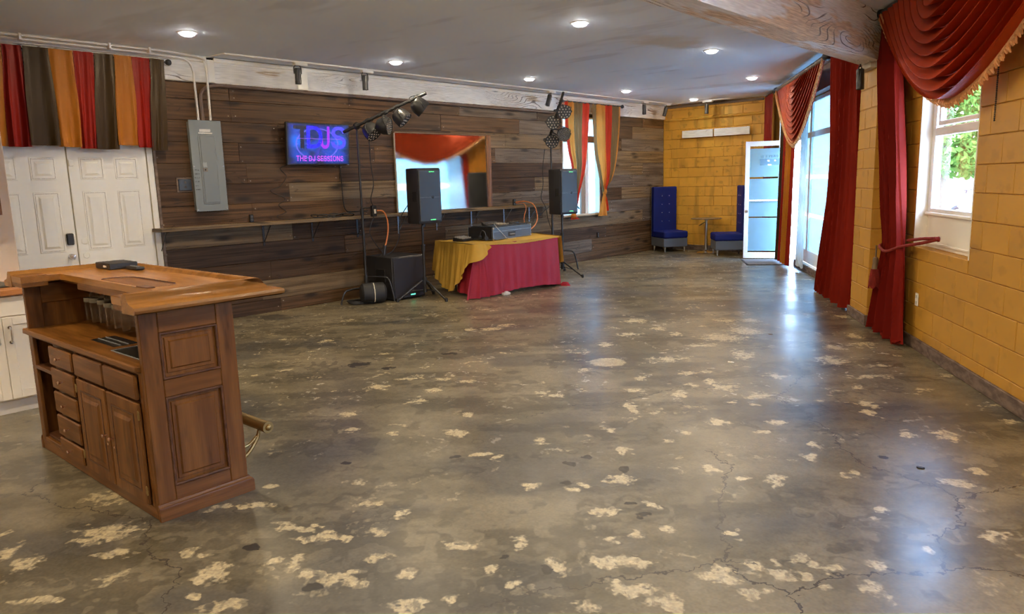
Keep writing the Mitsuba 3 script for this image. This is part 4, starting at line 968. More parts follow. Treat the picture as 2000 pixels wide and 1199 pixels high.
t = thing('drape_curtain', 'dark red velvet curtain tied back with a tasselled rope beside the near window', 'curtain')
put('cloth', drape(RM, [(3.05, 0.86, 0.20), (2.6, 0.76, 0.12), (2.2, 0.65, 0.02), (1.6, 0.47, -0.13), (1.2, 0.36, -0.19), (0.9, 0.28, -0.22), (0.7, 0.33, -0.24), (0.45, 0.44, -0.27), (0.03, 0.62, -0.32)], 7.0, lambda V: 0.055 - 0.014 * np.exp(-((V - 0.71) / 0.08) ** 2) + 0.012 * V, 0.115, 21, cols=150, fine=90), DRED, t, smooth=True)
put('hem_fold', drape(RM, [(0.06, 0.62, -0.30), (0.014, 0.66, -0.28)], 7.0, 0.05, 0.125, 21, cols=110, fine=6), DRED, t, smooth=True)
put('tieback_rope', cat_(tube(curve([RW(-0.72, 0.015, 1.01), RW(-0.5, 0.07, 0.96), RW(-0.26, 0.15, 0.91), RW(0.0, 0.195, 0.845), RW(0.25, 0.18, 0.87), RW(0.31, 0.12, 0.885), RW(0.22, 0.06, 0.90)], 50), 0.014, 8),
                         tube(curve([RW(-0.72, 0.015, 1.02), RW(-0.52, 0.07, 1.0), RW(-0.27, 0.10, 0.965)], 20), 0.013, 8)), ROPE, t)
put('tie_hook', xf(lathe([(0.022, 0), (0.022, 0.01), (0.012, 0.02), (0.02, 0.035), (0.0, 0.045)], 12), axis_frame(RW(-0.72, 0.003, 1.012), RN)), ROPE, t)
TP = RW(0.33, 0.185, 0.0)
put('tassel', cat_(tube(curve([TP + [0, 0, 0.87], TP + [0, 0, 0.80], TP + [0, 0, 0.755]], 8), 0.009, 6), lathe([(0.0, 0.76), (0.022, 0.75), (0.028, 0.725), (0.024, 0.70), (0.028, 0.68), (0.034, 0.63)], 14).apply_translation([TP[0], TP[1], 0])), mat('tassel_head', (0.16, 0.10, 0.05), 0.6), t)
sk = [tube([TP + [0.03 * math.cos(a), 0.03 * math.sin(a), 0.64], TP + [0.042 * math.cos(a), 0.042 * math.sin(a), 0.56], TP + [0.05 * math.cos(a), 0.05 * math.sin(a), 0.46 + 0.01 * math.sin(5 * a)]], 0.007, 5) for a in np.linspace(0, 6.28, 28)[:-1]]
put('tassel_skirt', cat_(*sk), ROPE, t, kind='stuff')
t = thing('drape_curtain', 'dark red velvet curtain hanging free between the storefront and the pillar', 'curtain')
put('cloth', drape(RM, [(3.0, 2.76, 1.47), (2.4, 2.66, 1.46), (1.8, 2.57, 1.45), (1.0, 2.70, 1.48), (0.5, 2.86, 1.52), (0.02, 3.08, 1.60)], 9.5, lambda V: 0.06 + 0.015 * V, 0.125, 33, cols=200, fine=60), RED, t, smooth=True)
put('rod', tube([RW(1.42, 0.125, 3.02), RW(2.74, 0.125, 3.02)], 0.014, 8), BLACKM, t)
t = thing('drape_curtain', 'dark red velvet curtain in the far corner behind the open glass door', 'curtain')
put('cloth', drape(RM, [(3.04, 8.02, 7.30), (1.5, 8.02, 7.28), (0.04, 8.05, 7.25)], 6, 0.035, 0.14, 35, cols=100, fine=30), DRED, t, smooth=True)
put('rod', tube([RW(7.26, 0.14, 3.06), RW(8.06, 0.14, 3.06)], 0.014, 8), BLACKM, t)
# striped floor-length curtain at the end of the storefront
t = thing('striped_curtain', 'floor length brown, red and gold striped curtain with a white liner beside the open door', 'curtain')
rows = [(2.97, 6.62, 5.30), (2.0, 6.55, 5.36), (1.05, 6.62, 5.44), (0.5, 6.68, 5.50), (0.05, 6.74, 5.55)]
for (a, b), m in zip(((0, 0.20), (0.20, 0.40), (0.40, 0.84), (0.84, 1.0)), (VDARK, DRED, VGOLD, RED)):
    put('stripe', drape(RM, rows, 5, lambda V: 0.035 + 0.01 * V, 0.07, 41, cols=110, u0=a, u1=b, fine=40), m, t, smooth=True)
put('liner', drape(RM, [(2.97, 5.42, 4.98), (1.0, 5.50, 5.05), (0.07, 5.58, 5.02)], 3.2, 0.03, -0.06, 43, cols=60, fine=30), LINER, t, smooth=True)
t = thing('pull_chain', 'thin dark bead chain hanging from the rod right of the near window', 'chain')
put('chain', cat_(*[xf(ball((0, 0, 0), 0.0065, 8), frame(RW(-1.62, 0.03, 1.90 + 0.014 * j), [1, 0, 0], [0, 1, 0])) for j in range(60)]), BLACKM, t, kind='stuff')

# ================================================================== the wooden bar (a: depth away from the camera, b: along it to the left)
BA = math.radians(91.1)
BM = frame((-3.537, 1.296, 0), [math.cos(BA), math.sin(BA), 0], [-math.sin(BA), math.cos(BA), 0], [0, 0, 1.0])
def bb(a0, a1, b0, b1, z0, z1, bev=0.003):
    return xf(box(a0, a1, b0, b1, z0, z1, bev), BM)
bar = thing('home_bar', 'carved brown wooden home bar with drawers and a foot rail, in the left foreground', 'bar')
LB = 1.67
put('carcass', cat_(bb(0.02, 0.45, 0.04, LB - 0.03, 0.02, 0.06), bb(0.43, 0.462, 0.03, LB - 0.02, 0.02, 1.05), bb(0.02, 0.44, 0.885, 0.905, 0.05, 0.735), bb(0.02, 0.44, 1.285, 1.305, 0.05, 0.735),
                    bb(0.02, 0.03, 0.05, 0.905, 0.06, 0.735), bb(0.02, 0.03, 0.905, 1.285, 0.06, 0.735)), BARD, bar)
for b0, b1, z0, z1 in ((0.03, LB - 0.03, 0.0, 0.062), (1.30, LB - 0.05, 0.062, 0.085), (0.03, LB - 0.03, 0.722, 0.737)):
    put('front_rail', bb(0.0, 0.022, b0, b1, z0, z1), BARX, bar)
for b0, b1 in ((1.60, LB - 0.03), (0.885, 0.91), (0.468, 0.478), (0.035, 0.07)):
    put('front_stile', bb(0.0, 0.022, b0, b1, 0.06, 0.735), BARZ, bar)
for a0, z0, z1 in ((0.0, 0.525, 0.548), (0.02, 0.08, 0.10)):
    put('open_shelf', bb(a0, 0.42, 1.305, LB - 0.035, z0, z1), BARD, bar)
def end_panel(b0, b1, sgn):
    """sgn -1: the face towards -b."""
    e = put('end_panel', cat_(bb(0.06, 0.40, min(b0, b1) + 0.016, max(b0, b1) - 0.016, 0.06, 1.04)), BARZ, bar)
    for a0, a1 in ((0.0, 0.088), (0.376, 0.468)):
        put('stile', bb(a0, a1, b0, b1, 0.0, 1.04, 0.004), BARZ, e)
    for z0, z1 in ((0.05, 0.152), (0.60, 0.688), (0.918, 1.04)):
        put('rail', bb(0.088, 0.376, b0 + 0.001, b1 - 0.001, z0, z1, 0.004), BARY, e)
    M = BM @ frame((0, b0 if sgn < 0 else b1, 0), [1, 0, 0], [0, 0, 1], [0, sgn, 0])
    for z0, z1 in ((0.152, 0.60), (0.688, 0.918)):
        put('raised_panel', xf(cat_(pillow(0.092, 0.372, z0 + 0.004, z1 - 0.004, -0.0175, -0.014, 0.004), pillow(0.112, 0.352, z0 + 0.026, z1 - 0.026, -0.015, -0.009, 0.004), pillow(0.130, 0.334, z0 + 0.044, z1 - 0.044, -0.010, -0.002, 0.008)), M), BARZ, e, smooth=False)
        mo = cat_(box(0.088, 0.376, z0 - 0.001, z0 + 0.012, -0.008, 0.004, 0.004), box(0.088, 0.376, z1 - 0.012, z1 + 0.001, -0.008, 0.004, 0.004), box(0.087, 0.099, z0, z1, -0.008, 0.004, 0.004), box(0.365, 0.377, z0, z1, -0.008, 0.004, 0.004))
        put('panel_moulding', xf(mo, M), BARD, e, smooth=False)
end_panel(0.0, 0.034, -1)
end_panel(LB - 0.034, LB, 1)
pl = [(0.0, 0.0), (0.022, 0.0), (0.022, 0.058), (0.018, 0.068), (0.010, 0.074), (0.006, 0.082), (0.0, 0.084)]
rings = []
for a, b, oa, ob in ((-0.004, 0, 0, -1), (0.468, 0, 1, -1), (0.468, LB, 1, 1), (-0.004, LB, 0, 1)):
    rings.append([(a + oa * o, b + ob * o, z) for o, z in pl])
put('plinth', xf(loft(rings), BM), BARY, bar, smooth=30)
put('back_panel', cat_(bb(0.462, 0.470, 0.09, LB - 0.09, 0.08, 1.04)), BARX, bar)
put('worktop', cat_(bb(-0.022, 0.43, 0.036, LB + 0.03, 0.737, 0.77, 0.006)), BARX, bar)
def drawer(b0, b1, z0, z1, knob=True, nm='drawer'):
    d = put(nm, bb(-0.019, 0.001, b0, b1, z0, z1, 0.007), BARX, bar, smooth=False)
    if knob:
        put('knob', xf(lathe([(0.0035, 0), (0.0035, 0.013), (0.009, 0.017), (0.0105, 0.021), (0.008, 0.026), (0, 0.027)], 12), BM @ axis_frame((-0.019, 0.5 * (b0 + b1), 0.5 * (z0 + z1)), (-1, 0, 0))), COPPER, d)
    return d
for z0, z1 in ((0.603, 0.716), (0.462, 0.588), (0.321, 0.447), (0.180, 0.306), (0.062, 0.165)):
    drawer(0.915, 1.272, z0, z1)
drawer(0.482, 0.882, 0.597, 0.720, False, 'drawer_front')
drawer(0.074, 0.464, 0.597, 0.720, False, 'drawer_front')
def bdoor(b0, b1, kb, hb):
    d = put('door', bb(-0.017, 0.001, b0, b1, 0.066, 0.583, 0.006), BARZ, bar, smooth=False)
    M = BM @ frame((-0.017, 0, 0), [0, 1, 0], [0, 0, 1], [-1, 0, 0])
    put('door_panel', xf(cat_(pillow(b0 + 0.065, b1 - 0.065, 0.135, 0.515, -0.004, 0.0008, 0.002), pillow(b0 + 0.085, b1 - 0.085, 0.155, 0.495, 0, 0.007, 0.022)), M), BARZ, d, smooth=False)
    g = cat_(*[box(*q, 0.0005, 0.0022, 0) for q in ((b0 + 0.055, b1 - 0.055, 0.125, 0.135), (b0 + 0.055, b1 - 0.055, 0.515, 0.525), (b0 + 0.055, b0 + 0.065, 0.125, 0.525), (b1 - 0.065, b1 - 0.055, 0.125, 0.525))])
    put('panel_groove', xf(g, M), BARD, d)
    put('knob', xf(lathe([(0.0035, 0), (0.0035, 0.013), (0.009, 0.017), (0.0105, 0.021), (0.008, 0.026), (0, 0.027)], 12), BM @ axis_frame((-0.017, kb, 0.335), (-1, 0, 0))), COPPER, d)
    put('keyhole', xf(lathe([(0, 0.002), (0.006, 0.0015), (0.007, 0)], 10), BM @ axis_frame((-0.017, kb, 0.285), (-1, 0, 0))), COPPER, d)
    for z in (0.12, 0.50):
        put('hinge', cat_(bb(-0.021, -0.015, hb - 0.006, hb + 0.006, z, z + 0.05, 0.002), bb(-0.0195, -0.016, hb - 0.012, hb + 0.012, z + 0.006, z + 0.044, 0.001)), BRASS, d)
bdoor(0.482, 0.880, 0.515, 0.884)
bdoor(0.074, 0.464, 0.430, 0.070)
# the top: a slab open towards the bartender, with a moulded rim on three sides
outer = [(-0.045, -0.01), (0.60, -0.01), (0.60, 1.73), (-0.045, 1.73), (-0.045, 1.50), (0.165, 1.50), (0.165, 0.16), (-0.045, 0.16)]
tp = put('bar_top', xf(prism(outer, 1.064, 1.100), BM), BART, bar, smooth=False)
for b0, b1 in ((0.0, 0.155), (1.505, 1.72)):
    put('wing_block', bb(-0.043, 0.10, b0, b1, 1.036, 1.104, 0.004), BARY, tp)
crown = [(-0.045, 1.03), (-0.045, 1.10), (-0.03, 1.118), (-0.012, 1.124), (0.004, 1.121), (0.014, 1.110), (0.022, 1.092), (0.036, 1.078), (0.056, 1.070), (0.078, 1.068), (0.092, 1.062), (0.098, 1.050), (0.094, 1.038), (0.082, 1.031)]
rings = []
for a, b, oa, ob in ((-0.048, -0.005, 0, -1), (0.615, -0.005, 1, -1), (0.615, 1.725, 1, 1), (-0.048, 1.725, 0, 1)):
    rings.append([(a + oa * o, b + ob * o, z) for o, z in crown])
put('crown_moulding', xf(loft(rings), BM), mat('bar_crown_wood', proc(grain_fn((0.17, 0.068, 0.013), (0.25, 0.108, 0.024), 1, seed=8, wear=0.2)), 0.3, spec=0.4), tp, smooth=35)
put('apron', cat_(bb(0.167, 0.19, 0.16, 1.24, 1.022, 1.066), bb(0.19, 0.44, 0.05, 1.62, 1.045, 1.064)), BARX, tp)
put('drip_tray', cat_(bb(0.185, 0.335, 0.30, 0.90, 1.0995, 1.1008, 0.0005)), BARX, tp)
put('tray_rim', xf(cat_(tube(curve([(0.19, 0.91, 1.1015), (0.25, 0.93, 1.1015), (0.32, 0.86, 1.1015), (0.34, 0.76, 1.1015), (0.34, 0.50, 1.1015), (0.34, 0.34, 1.1015)], 40), 0.005, 6), box(0.166, 0.21, 0.27, 0.40, 1.0995, 1.106, 0.003)), BM), BARD, tp)
put('sink_inset', cat_(bb(0.10, 0.23, 0.60, 0.93, 0.7695, 0.7715, 0.0008), bb(0.06, 0.23, 0.18, 0.51, 0.7695, 0.7715, 0.0008)), mat('inset_black', (0.008, 0.008, 0.008), 0.25), bar)
put('inset_trim', cat_(bb(0.052, 0.06, 0.17, 0.52, 0.7695, 0.775, 0.002), bb(0.06, 0.24, 0.51, 0.52, 0.7695, 0.775, 0.002), bb(0.135, 0.14, 0.61, 0.92, 0.771, 0.776, 0.001), bb(0.175, 0.18, 0.61, 0.92, 0.771, 0.776, 0.001)), STEEL, bar)
rl = put('foot_rail', xf(tube([(0.62, 0.035, 0.30), (0.62, 1.63, 0.30)], 0.030, 18), BM), BRASS, bar)
put('end_cap', xf(cat_(tube([(0.62, 0.022, 0.30), (0.62, 0.045, 0.30)], 0.032, 18), ball((0.62, 0.024, 0.30), 0.018)), BM), BRASS, rl)
for b in (0.12, 0.85, 1.55):
    put('rail_bracket', xf(cat_(tube(curve([(0.62, b, 0.27), (0.60, b, 0.22), (0.55, b, 0.16), (0.475, b, 0.115)], 16), 0.011, 8), tube(curve([(0.60, b, 0.235), (0.55, b, 0.20), (0.475, b, 0.19)], 12), 0.008, 8)), BM), BRASS, rl)
# on and in the bar
t = thing('set_top_box', 'small black electronics box lying on the wooden bar top', 'electronics')
put('case', bb(0.415, 0.585, 1.40, 1.63, 1.1012, 1.140, 0.004), BLACK, t)
put('front_label', xf(cat_(box(-0.0, 0.0015, 0.0, 0.05, 0.0, 0.012, 0)), BM @ frame((0.4135, 1.45, 1.114), [1, 0, 0], [0, 1, 0])), WHITE, t)
t = thing('remote_control', 'small black rounded remote beside the electronics box on the bar top', 'remote')
put('body', xf(hull(np.vstack([ball((a_, b_, 1.112), 0.0105, 10).vertices for a_ in (0.50, 0.535) for b_ in (1.345, 1.20)])), BM), BLACK, t)
put('buttons', xf(cat_(*[ball((0.518, 1.335 - 0.028 * j, 1.121), 0.006, 8) for j in range(5)]), BM), STEEL, t)
GL = 'hanging_glass_material'
scene[GL] = {'type': 'thindielectric', 'int_ior': 1.22}
gp = [(0.002, 0.175), (0.036, 0.175), (0.037, 0.168), (0.030, 0.158), (0.041, 0.150), (0.041, 0.125), (0.038, 0.118), (0.041, 0.110), (0.040, 0.02), (0.036, 0.004), (0.0, 0.0)]
n_ = 0
for r_ in range(2):
    for c_ in range(6):
        t = thing('hanging_jar', 'clear glass jar in the row hanging upside down under the bar top', 'jar', 'glass jars hanging under the bar top')
        M = BM @ frame((0.215 + 0.10 * r_ + 0.006 * math.sin(c_ * 3), 0.66 + 0.105 * c_, 0.826 + 0.006 * math.sin(c_ * 5 + r_)), [1, 0, 0], [0, 1, 0])
        put('glass', xf(lathe(gp, 16), M), GL, t)
        put('band', xf(lathe([(0.0425, 0.125), (0.0435, 0.128), (0.0435, 0.148), (0.0425, 0.15)], 16), M), mat('jar_band', (0.10, 0.085, 0.06), 0.5, metallic=0.3) if n_ == 0 else 'jar_band', t)
        put('hanger', xf(tube([(0, 0, 0.172), (0, 0, 0.222)], 0.006, 6), M), 'jar_band', t)
        n_ = 1

# ================================================================== the stage gear
# -- draped table
FT = thing('folding_table', 'long folding table hidden under the red and gold cloths', 'table')
TQ = [np.array(p) for p in ((-7.118, 7.07), (-6.955, 8.68), (-7.77, 9.02), (-8.13, 7.315))]      # front left, front right, back right, back left
def tq(u, v):
    """u 0..1 along the front, v 0..1 towards the wall."""
    return (TQ[0] * (1 - u) + TQ[1] * u) * (1 - v) + (TQ[3] * (1 - u) + TQ[2] * u) * v
put('top', hull([(*tq(u, v), z) for u in (0.02, 0.98) for v in (0.03, 0.97) for z in (0.700, 0.728)]), mat('table_grey', (0.35, 0.35, 0.34), 0.5), FT)
for u in (0.1, 0.9):
    for v in (0.15, 0.85):
        p = tq(u, v)
        put('leg', tube([(*p, 0.0), (*p, 0.70)], 0.014, 8), STEEL, FT)
# red cloth: top sheet and skirt
def skirt(path, zt, zb, amp, waves, out=0.02, rows=26, flare=0.05, seed=0, n=220, sag=None):
    """A cloth falling from the closed or open path (k, 2); zb: number or function of the arc fraction."""
    path = np.asarray(path, float)
    seg = np.hypot(*np.diff(path, axis=0).T)
    arc = np.concatenate([[0], np.cumsum(seg)])
    s = np.linspace(0, arc[-1], n)
    x, y = np.interp(s, arc, path[:, 0]), np.interp(s, arc, path[:, 1])
    tx, ty = np.gradient(x), np.gradient(y)
    from scipy.ndimage import gaussian_filter1d
    tx, ty = gaussian_filter1d(tx, 3), gaussian_filter1d(ty, 3)
    l = np.hypot(tx, ty)
    nx, ny = ty / l, -tx / l
    f = s / arc[-1]
    low = np.array([zb(q) for q in f]) if callable(zb) else np.full(n, zb)
    rng = np.random.default_rng(seed)
    ph = rng.uniform(0, 6.28, 3)
    top = zt if sag is None else zt - np.array([sag(q) for q in f])
    P = np.zeros((rows, n, 3))
    for r in range(rows):
        v = r / (rows - 1)
        w = (0.6 * np.sin(2 * np.pi * waves * f + ph[0] + 0.6 * v) + 0.4 * np.sin(2 * np.pi * waves * 2.3 * f + ph[1]) + 0.4 * np.sin(2 * np.pi * waves * 0.43 * f + ph[2]))
        o = out + flare * v + amp * (0.1 + 0.9 * v) * w
        P[r, :, 0], P[r, :, 1], P[r, :, 2] = x + nx * o, y + ny * o, top + (low - top) * v
    return grid_mesh(P)
def rounded(pts, r=0.05, k=6):
    out = []
    n = len(pts)
    for i in range(n):
        a, b, c = pts[i - 1], pts[i], pts[(i + 1) % n]
        p, q = b + unit(a - b) * r, b + unit(c - b) * r
        for t_ in np.linspace(0, 1, k):
            out.append((1 - t_) ** 2 * p + 2 * t_ * (1 - t_) * b + t_ * t_ * q)
    return np.array(out)
t = thing('tablecloth', 'red ribbed tablecloth reaching the floor on the stage table', 'tablecloth')
loop = rounded(TQ)
front0 = np.vstack([TQ[3] * 0.45 + TQ[0] * 0.55, rounded(TQ)[6:7] * 0 + TQ[0] + unit(TQ[3] - TQ[0]) * 0.05, TQ[0] + unit(TQ[1] - TQ[0]) * 0.05, TQ[1] + unit(TQ[0] - TQ[1]) * 0.05, TQ[1] + unit(TQ[2] - TQ[1]) * 0.05, TQ[1] * 0.2 + TQ[2] * 0.8])
def zlow(f):
    # off the floor along the front, on the floor at the corners
    k_ = np.interp(f, [0, 0.17, 0.24, 0.30, 0.40, 0.62, 0.70, 0.74, 0.8, 1], [0.05, 0.03, 0.012, 0.02, 0.055, 0.05, 0.03, 0.012, 0.012, 0.03])
    return float(k_)
put('drop', skirt(front0, 0.737, zlow, 0.024, 8, out=0.012, flare=0.03, seed=4, n=300), TRED, t, smooth=True)
fold = []
c0 = TQ[0]
put('corner_fold', drape(frame((*c0, 0), unit([*(TQ[1] - TQ[0]), 0]), [unit(TQ[1] - TQ[0])[1], -unit(TQ[1] - TQ[0])[0], 0], [0, 0, 1.0]), [(0.73, -0.03, 0.05), (0.4, -0.14, 0.12), (0.01, -0.24, 0.16)], 2.0, lambda V: 0.012 + 0.04 * V, 0.05, 3, cols=50, fine=24), TRED, t, smooth=True)
c1 = TQ[1]
put('floor_bunch', hull([(c1[0] + 0.09 + 0.09 * math.cos(a), c1[1] + 0.03 + 0.06 * math.sin(a), 0.0) for a in np.linspace(0, 6.28, 12)] + [(c1[0] + 0.09 + 0.05 * math.cos(a), c1[1] + 0.03 + 0.03 * math.sin(a), 0.05) for a in np.linspace(0, 6.28, 10)]), TRED, t, smooth=60)
t = thing('tablecloth', 'shiny gold cloth laid over the stage table on top of the red one', 'tablecloth')
gt = np.array([[(*tq(u, v), 0.744 + 0.004 * math.sin(9 * u + 5 * v)) for u in np.linspace(-0.005, 1.005, 30)] for v in np.linspace(-0.012, 1.0, 16)])
put('top_sheet', grid_mesh(gt), TGOLD, t, smooth=True)
put('front_edge', grid_mesh(np.array([[(*(tq(u, -0.012) + np.array([0.012 * r, -0.002 * r])), 0.744 + 0.004 * math.sin(9 * u) - 0.028 * r * (0.5 + math.sin(math.pi * u) * 1.0)) for u in np.linspace(-0.005, 1.0, 30)] for r in (0, 0.5, 1)])), TGOLD, t, smooth=True)
left = np.vstack([TQ[3] + unit(TQ[2] - TQ[3]) * 0.10, TQ[3], TQ[0], TQ[0] + unit(TQ[1] - TQ[0]) * 0.18])
def glow(f):
    return float(np.interp(f, [0, 0.1, 0.3, 0.45, 0.55, 0.75, 0.9, 1.0], [0.35, 0.30, 0.10, 0.05, 0.08, 0.32, 0.58, 0.70]))
put('left_drop', skirt(left, 0.746, glow, 0.03, 7, out=0.055, flare=0.08, seed=9, n=160), TGOLD, t, smooth=True)
right = np.vstack([TQ[1] + unit(TQ[2] - TQ[1]) * 0.02, TQ[2]])
put('right_drop', skirt(right, 0.746, lambda f: 0.25 + 0.2 * abs(f - 0.5), 0.015, 3, out=0.06, flare=0.03, seed=2, n=60), TGOLD, t, smooth=True)
t = thing('power_adapter', 'small white box on the floor under the front edge of the red tablecloth', 'power adapter')
put('body', xf(cat_(box(-0.06, 0.06, -0.03, 0.03, 0.0, 0.035, 0.006), box(-0.02, 0.03, -0.02, 0.02, 0.035, 0.05, 0.004)), rotz(80, (-6.99, 7.52, 0))), mat('adapter_white', (0.75, 0.78, 0.8), 0.3), t)

# -- flight case with the controller
CM = rotz(97.5, (-7.32, 7.635, 0.750))     # x along the case, y towards the wall
def cb(x0, x1, y0, y1, z0, z1, b=0.003):
    return xf(box(x0, x1, y0, y1, z0, z1, b), CM)
t = thing('flight_case', 'grey and black flight case standing on the gold cloth', 'flight case')
put('base', cb(0, 0.99, 0, 0.46, 0.0, 0.115, 0.006), CASEM, t)
put('side_panel', cb(-0.003, 0.004, 0.02, 0.44, 0.015, 0.18, 0.002), BLACK, t)
put('upper_frame', cb(0.0, 0.99, 0.0, 0.46, 0.119, 0.178, 0.006), CASEM, t)
put('edge_rail', cat_(cb(-0.003, 0.993, -0.004, 0.02, 0.110, 0.124, 0.003), cb(-0.003, 0.993, -0.004, 0.012, 0.0, 0.012, 0.003), cb(-0.004, 0.014, -0.004, 0.012, 0, 0.178, 0.003), cb(0.976, 0.994, -0.004, 0.012, 0, 0.178, 0.003)), mat('case_rail', (0.23, 0.27, 0.31), 0.3, metallic=0.7), t)
h = put('recess_handle', cat_(cb(0.38, 0.56, -0.006, 0.0, 0.03, 0.095, 0.003)), BLACKM, t)
put('grip', xf(tube([(0.41, -0.012, 0.06), (0.53, -0.012, 0.06)], 0.010, 8), CM), STEEL, h)
for x in (0.005, 0.975):
    for z in (0.0, 0.155):
        put('corner_cap', xf(hull(ball((x + 0.005, 0.004, z + 0.012), 0.018, 8).vertices), CM), CHROME, t)
t = thing('dj_controller', 'black music controller set in the top of the flight case', 'music controller')
put('body', cb(0.03, 0.95, 0.03, 0.43, 0.176, 0.196, 0.006), BLACK, t)
for x in (0.19, 0.78):
    put('jog_wheel', xf(lathe([(0.105, 0.196), (0.105, 0.212), (0.098, 0.222), (0.03, 0.224), (0, 0.224)], 28), CM @ frame((x, 0.20, 0), [1, 0, 0], [0, 1, 0])), BLACKM, t)
    put('jog_plate', xf(lathe([(0.05, 0.2245), (0, 0.2255)], 20), CM @ frame((x, 0.20, 0), [1, 0, 0], [0, 1, 0])), CHROME, t)
kn = []
for i in range(4):
    for j in range(4):
        kn.append(xf(lathe([(0.009, 0.196), (0.009, 0.212), (0.006, 0.220), (0, 0.220)], 8), CM @ frame((0.40 + 0.05 * i, 0.12 + 0.06 * j, 0), [1, 0, 0], [0, 1, 0])))
mat('knob_pale', (0.45, 0.38, 0.28), 0.4)
for m_ in kn:
    put('mixer_knob', m_, 'knob_pale', t)
put('rear_screen', xf(hull([(x, y, z) for x in (0.30, 0.66) for y, z in ((0.36, 0.196), (0.43, 0.196), (0.43, 0.235), (0.41, 0.235))]), CM), BLACKM, t)
t = thing('headphones', 'black headphones leaning against the left end of the flight case', 'headphones')
HP = frame((-7.44, 7.55, 0.752), unit([-0.96, 0.26, 0]), [0, 0, 1.0])
put('headband', xf(tube(np.array([(0.085 * math.cos(a), 0.035 + 0.105 * math.sin(a), 0) for a in np.linspace(0, math.pi, 24)]), 0.008, 8), HP), mat('headband_grey', (0.05, 0.05, 0.055), 0.4), t)
for x in (-0.085, 0.085):
    put('ear_cup', xf(lathe([(0, 0), (0.032, 0.002), (0.036, 0.015), (0.03, 0.03), (0, 0.032)], 16), HP @ axis_frame((x - 0.015, 0.036, 0), (1, 0, 0))), BLACK, t)
t = thing('audio_mixer', 'small black mixer with pale knobs at the left end of the gold cloth', 'mixer')
MM = rotz(100, (-7.72, 7.40, 0.749))
put('body', xf(hull([(x, y, z) for x in (-0.10, 0.16) for y, z in ((-0.09, 0), (0.09, 0), (0.09, 0.05), (-0.09, 0.025))]), MM), BLACK, t)
kn = [xf(lathe([(0.007, 0.0), (0.007, 0.02), (0, 0.022)], 8), MM @ frame((-0.08 + 0.03 * i, -0.06 + 0.04 * j, 0.03 + 0.006 * j), [1, 0, 0], [0, 1, 0])) for i in range(8) for j in range(4)]
mat('small_knob', (0.42, 0.40, 0.38), 0.4)
for m_ in kn:
    put('knob', m_, 'small_knob', t)
t = thing('cable', 'thin white cord hanging down the front of the flight case', 'cable')
put('cord', xf(tube(curve([(0.10, 0.05, 0.232), (0.09, -0.012, 0.17), (0.16, -0.014, 0.12), (0.26, -0.014, 0.05), (0.32, -0.03, 0.006), (0.45, -0.09, 0.004)], 30), 0.003, 6), CM), WHITE, t)

# -- speakers
def speaker(key_label, o, rz, pole):
    """o: front-left bottom corner region; local x to the right of the grille, y to the back, z up."""
    t = thing('loudspeaker', key_label, 'speaker')
    M = rotz(rz, o)
    w, d, h = 0.38, 0.36, 0.735
    outline = [(-w / 2, 0.0), (w / 2, 0.0), (w / 2, d * 0.45), (w * 0.30, d), (-w * 0.30, d), (-w / 2, d * 0.45)]
    lo = [(x * 0.985, y) for x, y in outline]
    put('cabinet', xf(hull([(x, y, z) for x, y in outline for z in (0.02, h - 0.02)] + [(x * 0.96, 0.01 + y * 0.97, z) for x, y in outline for z in (0.0, h)]), M), SATIN, t, smooth=25)
    put('grille', xf(box(-w / 2 + 0.012, w / 2 - 0.012, -0.018, 0.001, 0.03, h - 0.03, 0.008), M), GRILLE, t)
    put('grille_seam', xf(box(-w / 2 + 0.012, w / 2 - 0.012, -0.0195, -0.017, h * 0.47, h * 0.47 + 0.008, 0.0005), M), mat('seam_grey', (0.10, 0.11, 0.12), 0.4) if 'seam_grey' not in scene else 'seam_grey', t)
    put('emblem', xf(hull(lathe([(0, 0), (0.022, 0.0), (0.018, 0.006), (0, 0.007)], 6).apply_transform(axis_frame((0.04, -0.018, h * 0.47 + 0.004), (0, -1, 0))).vertices), M), BLACK, t)
    for z, nm in ((h - 0.055, 'status_light'), (0.045, 'status_light')):
        k = put(nm, xf(box(-0.01, 0.075, -0.0205, -0.018, z, z + 0.011, 0), M), mat('led_green', (0.1, 0.6, 0.2), 0.4) if 'led_green' not in scene else 'led_green', t, smooth=False)
        emit(k, (0.10, 1.1, 0.25))
    put('side_handle', xf(box(-w / 2 - 0.0015, -w / 2 + 0.002, d * 0.12, d * 0.36, h * 0.40, h * 0.58, 0.001), M), mat('handle_black', (0.004, 0.004, 0.004), 0.6) if 'handle_black' not in scene else 'handle_black', t)
    put('pole_cup', xf(tube([(0, 0.17, -0.05), (0, 0.17, 0.002)], 0.024, 12), M), BLACKM, t)
    return M
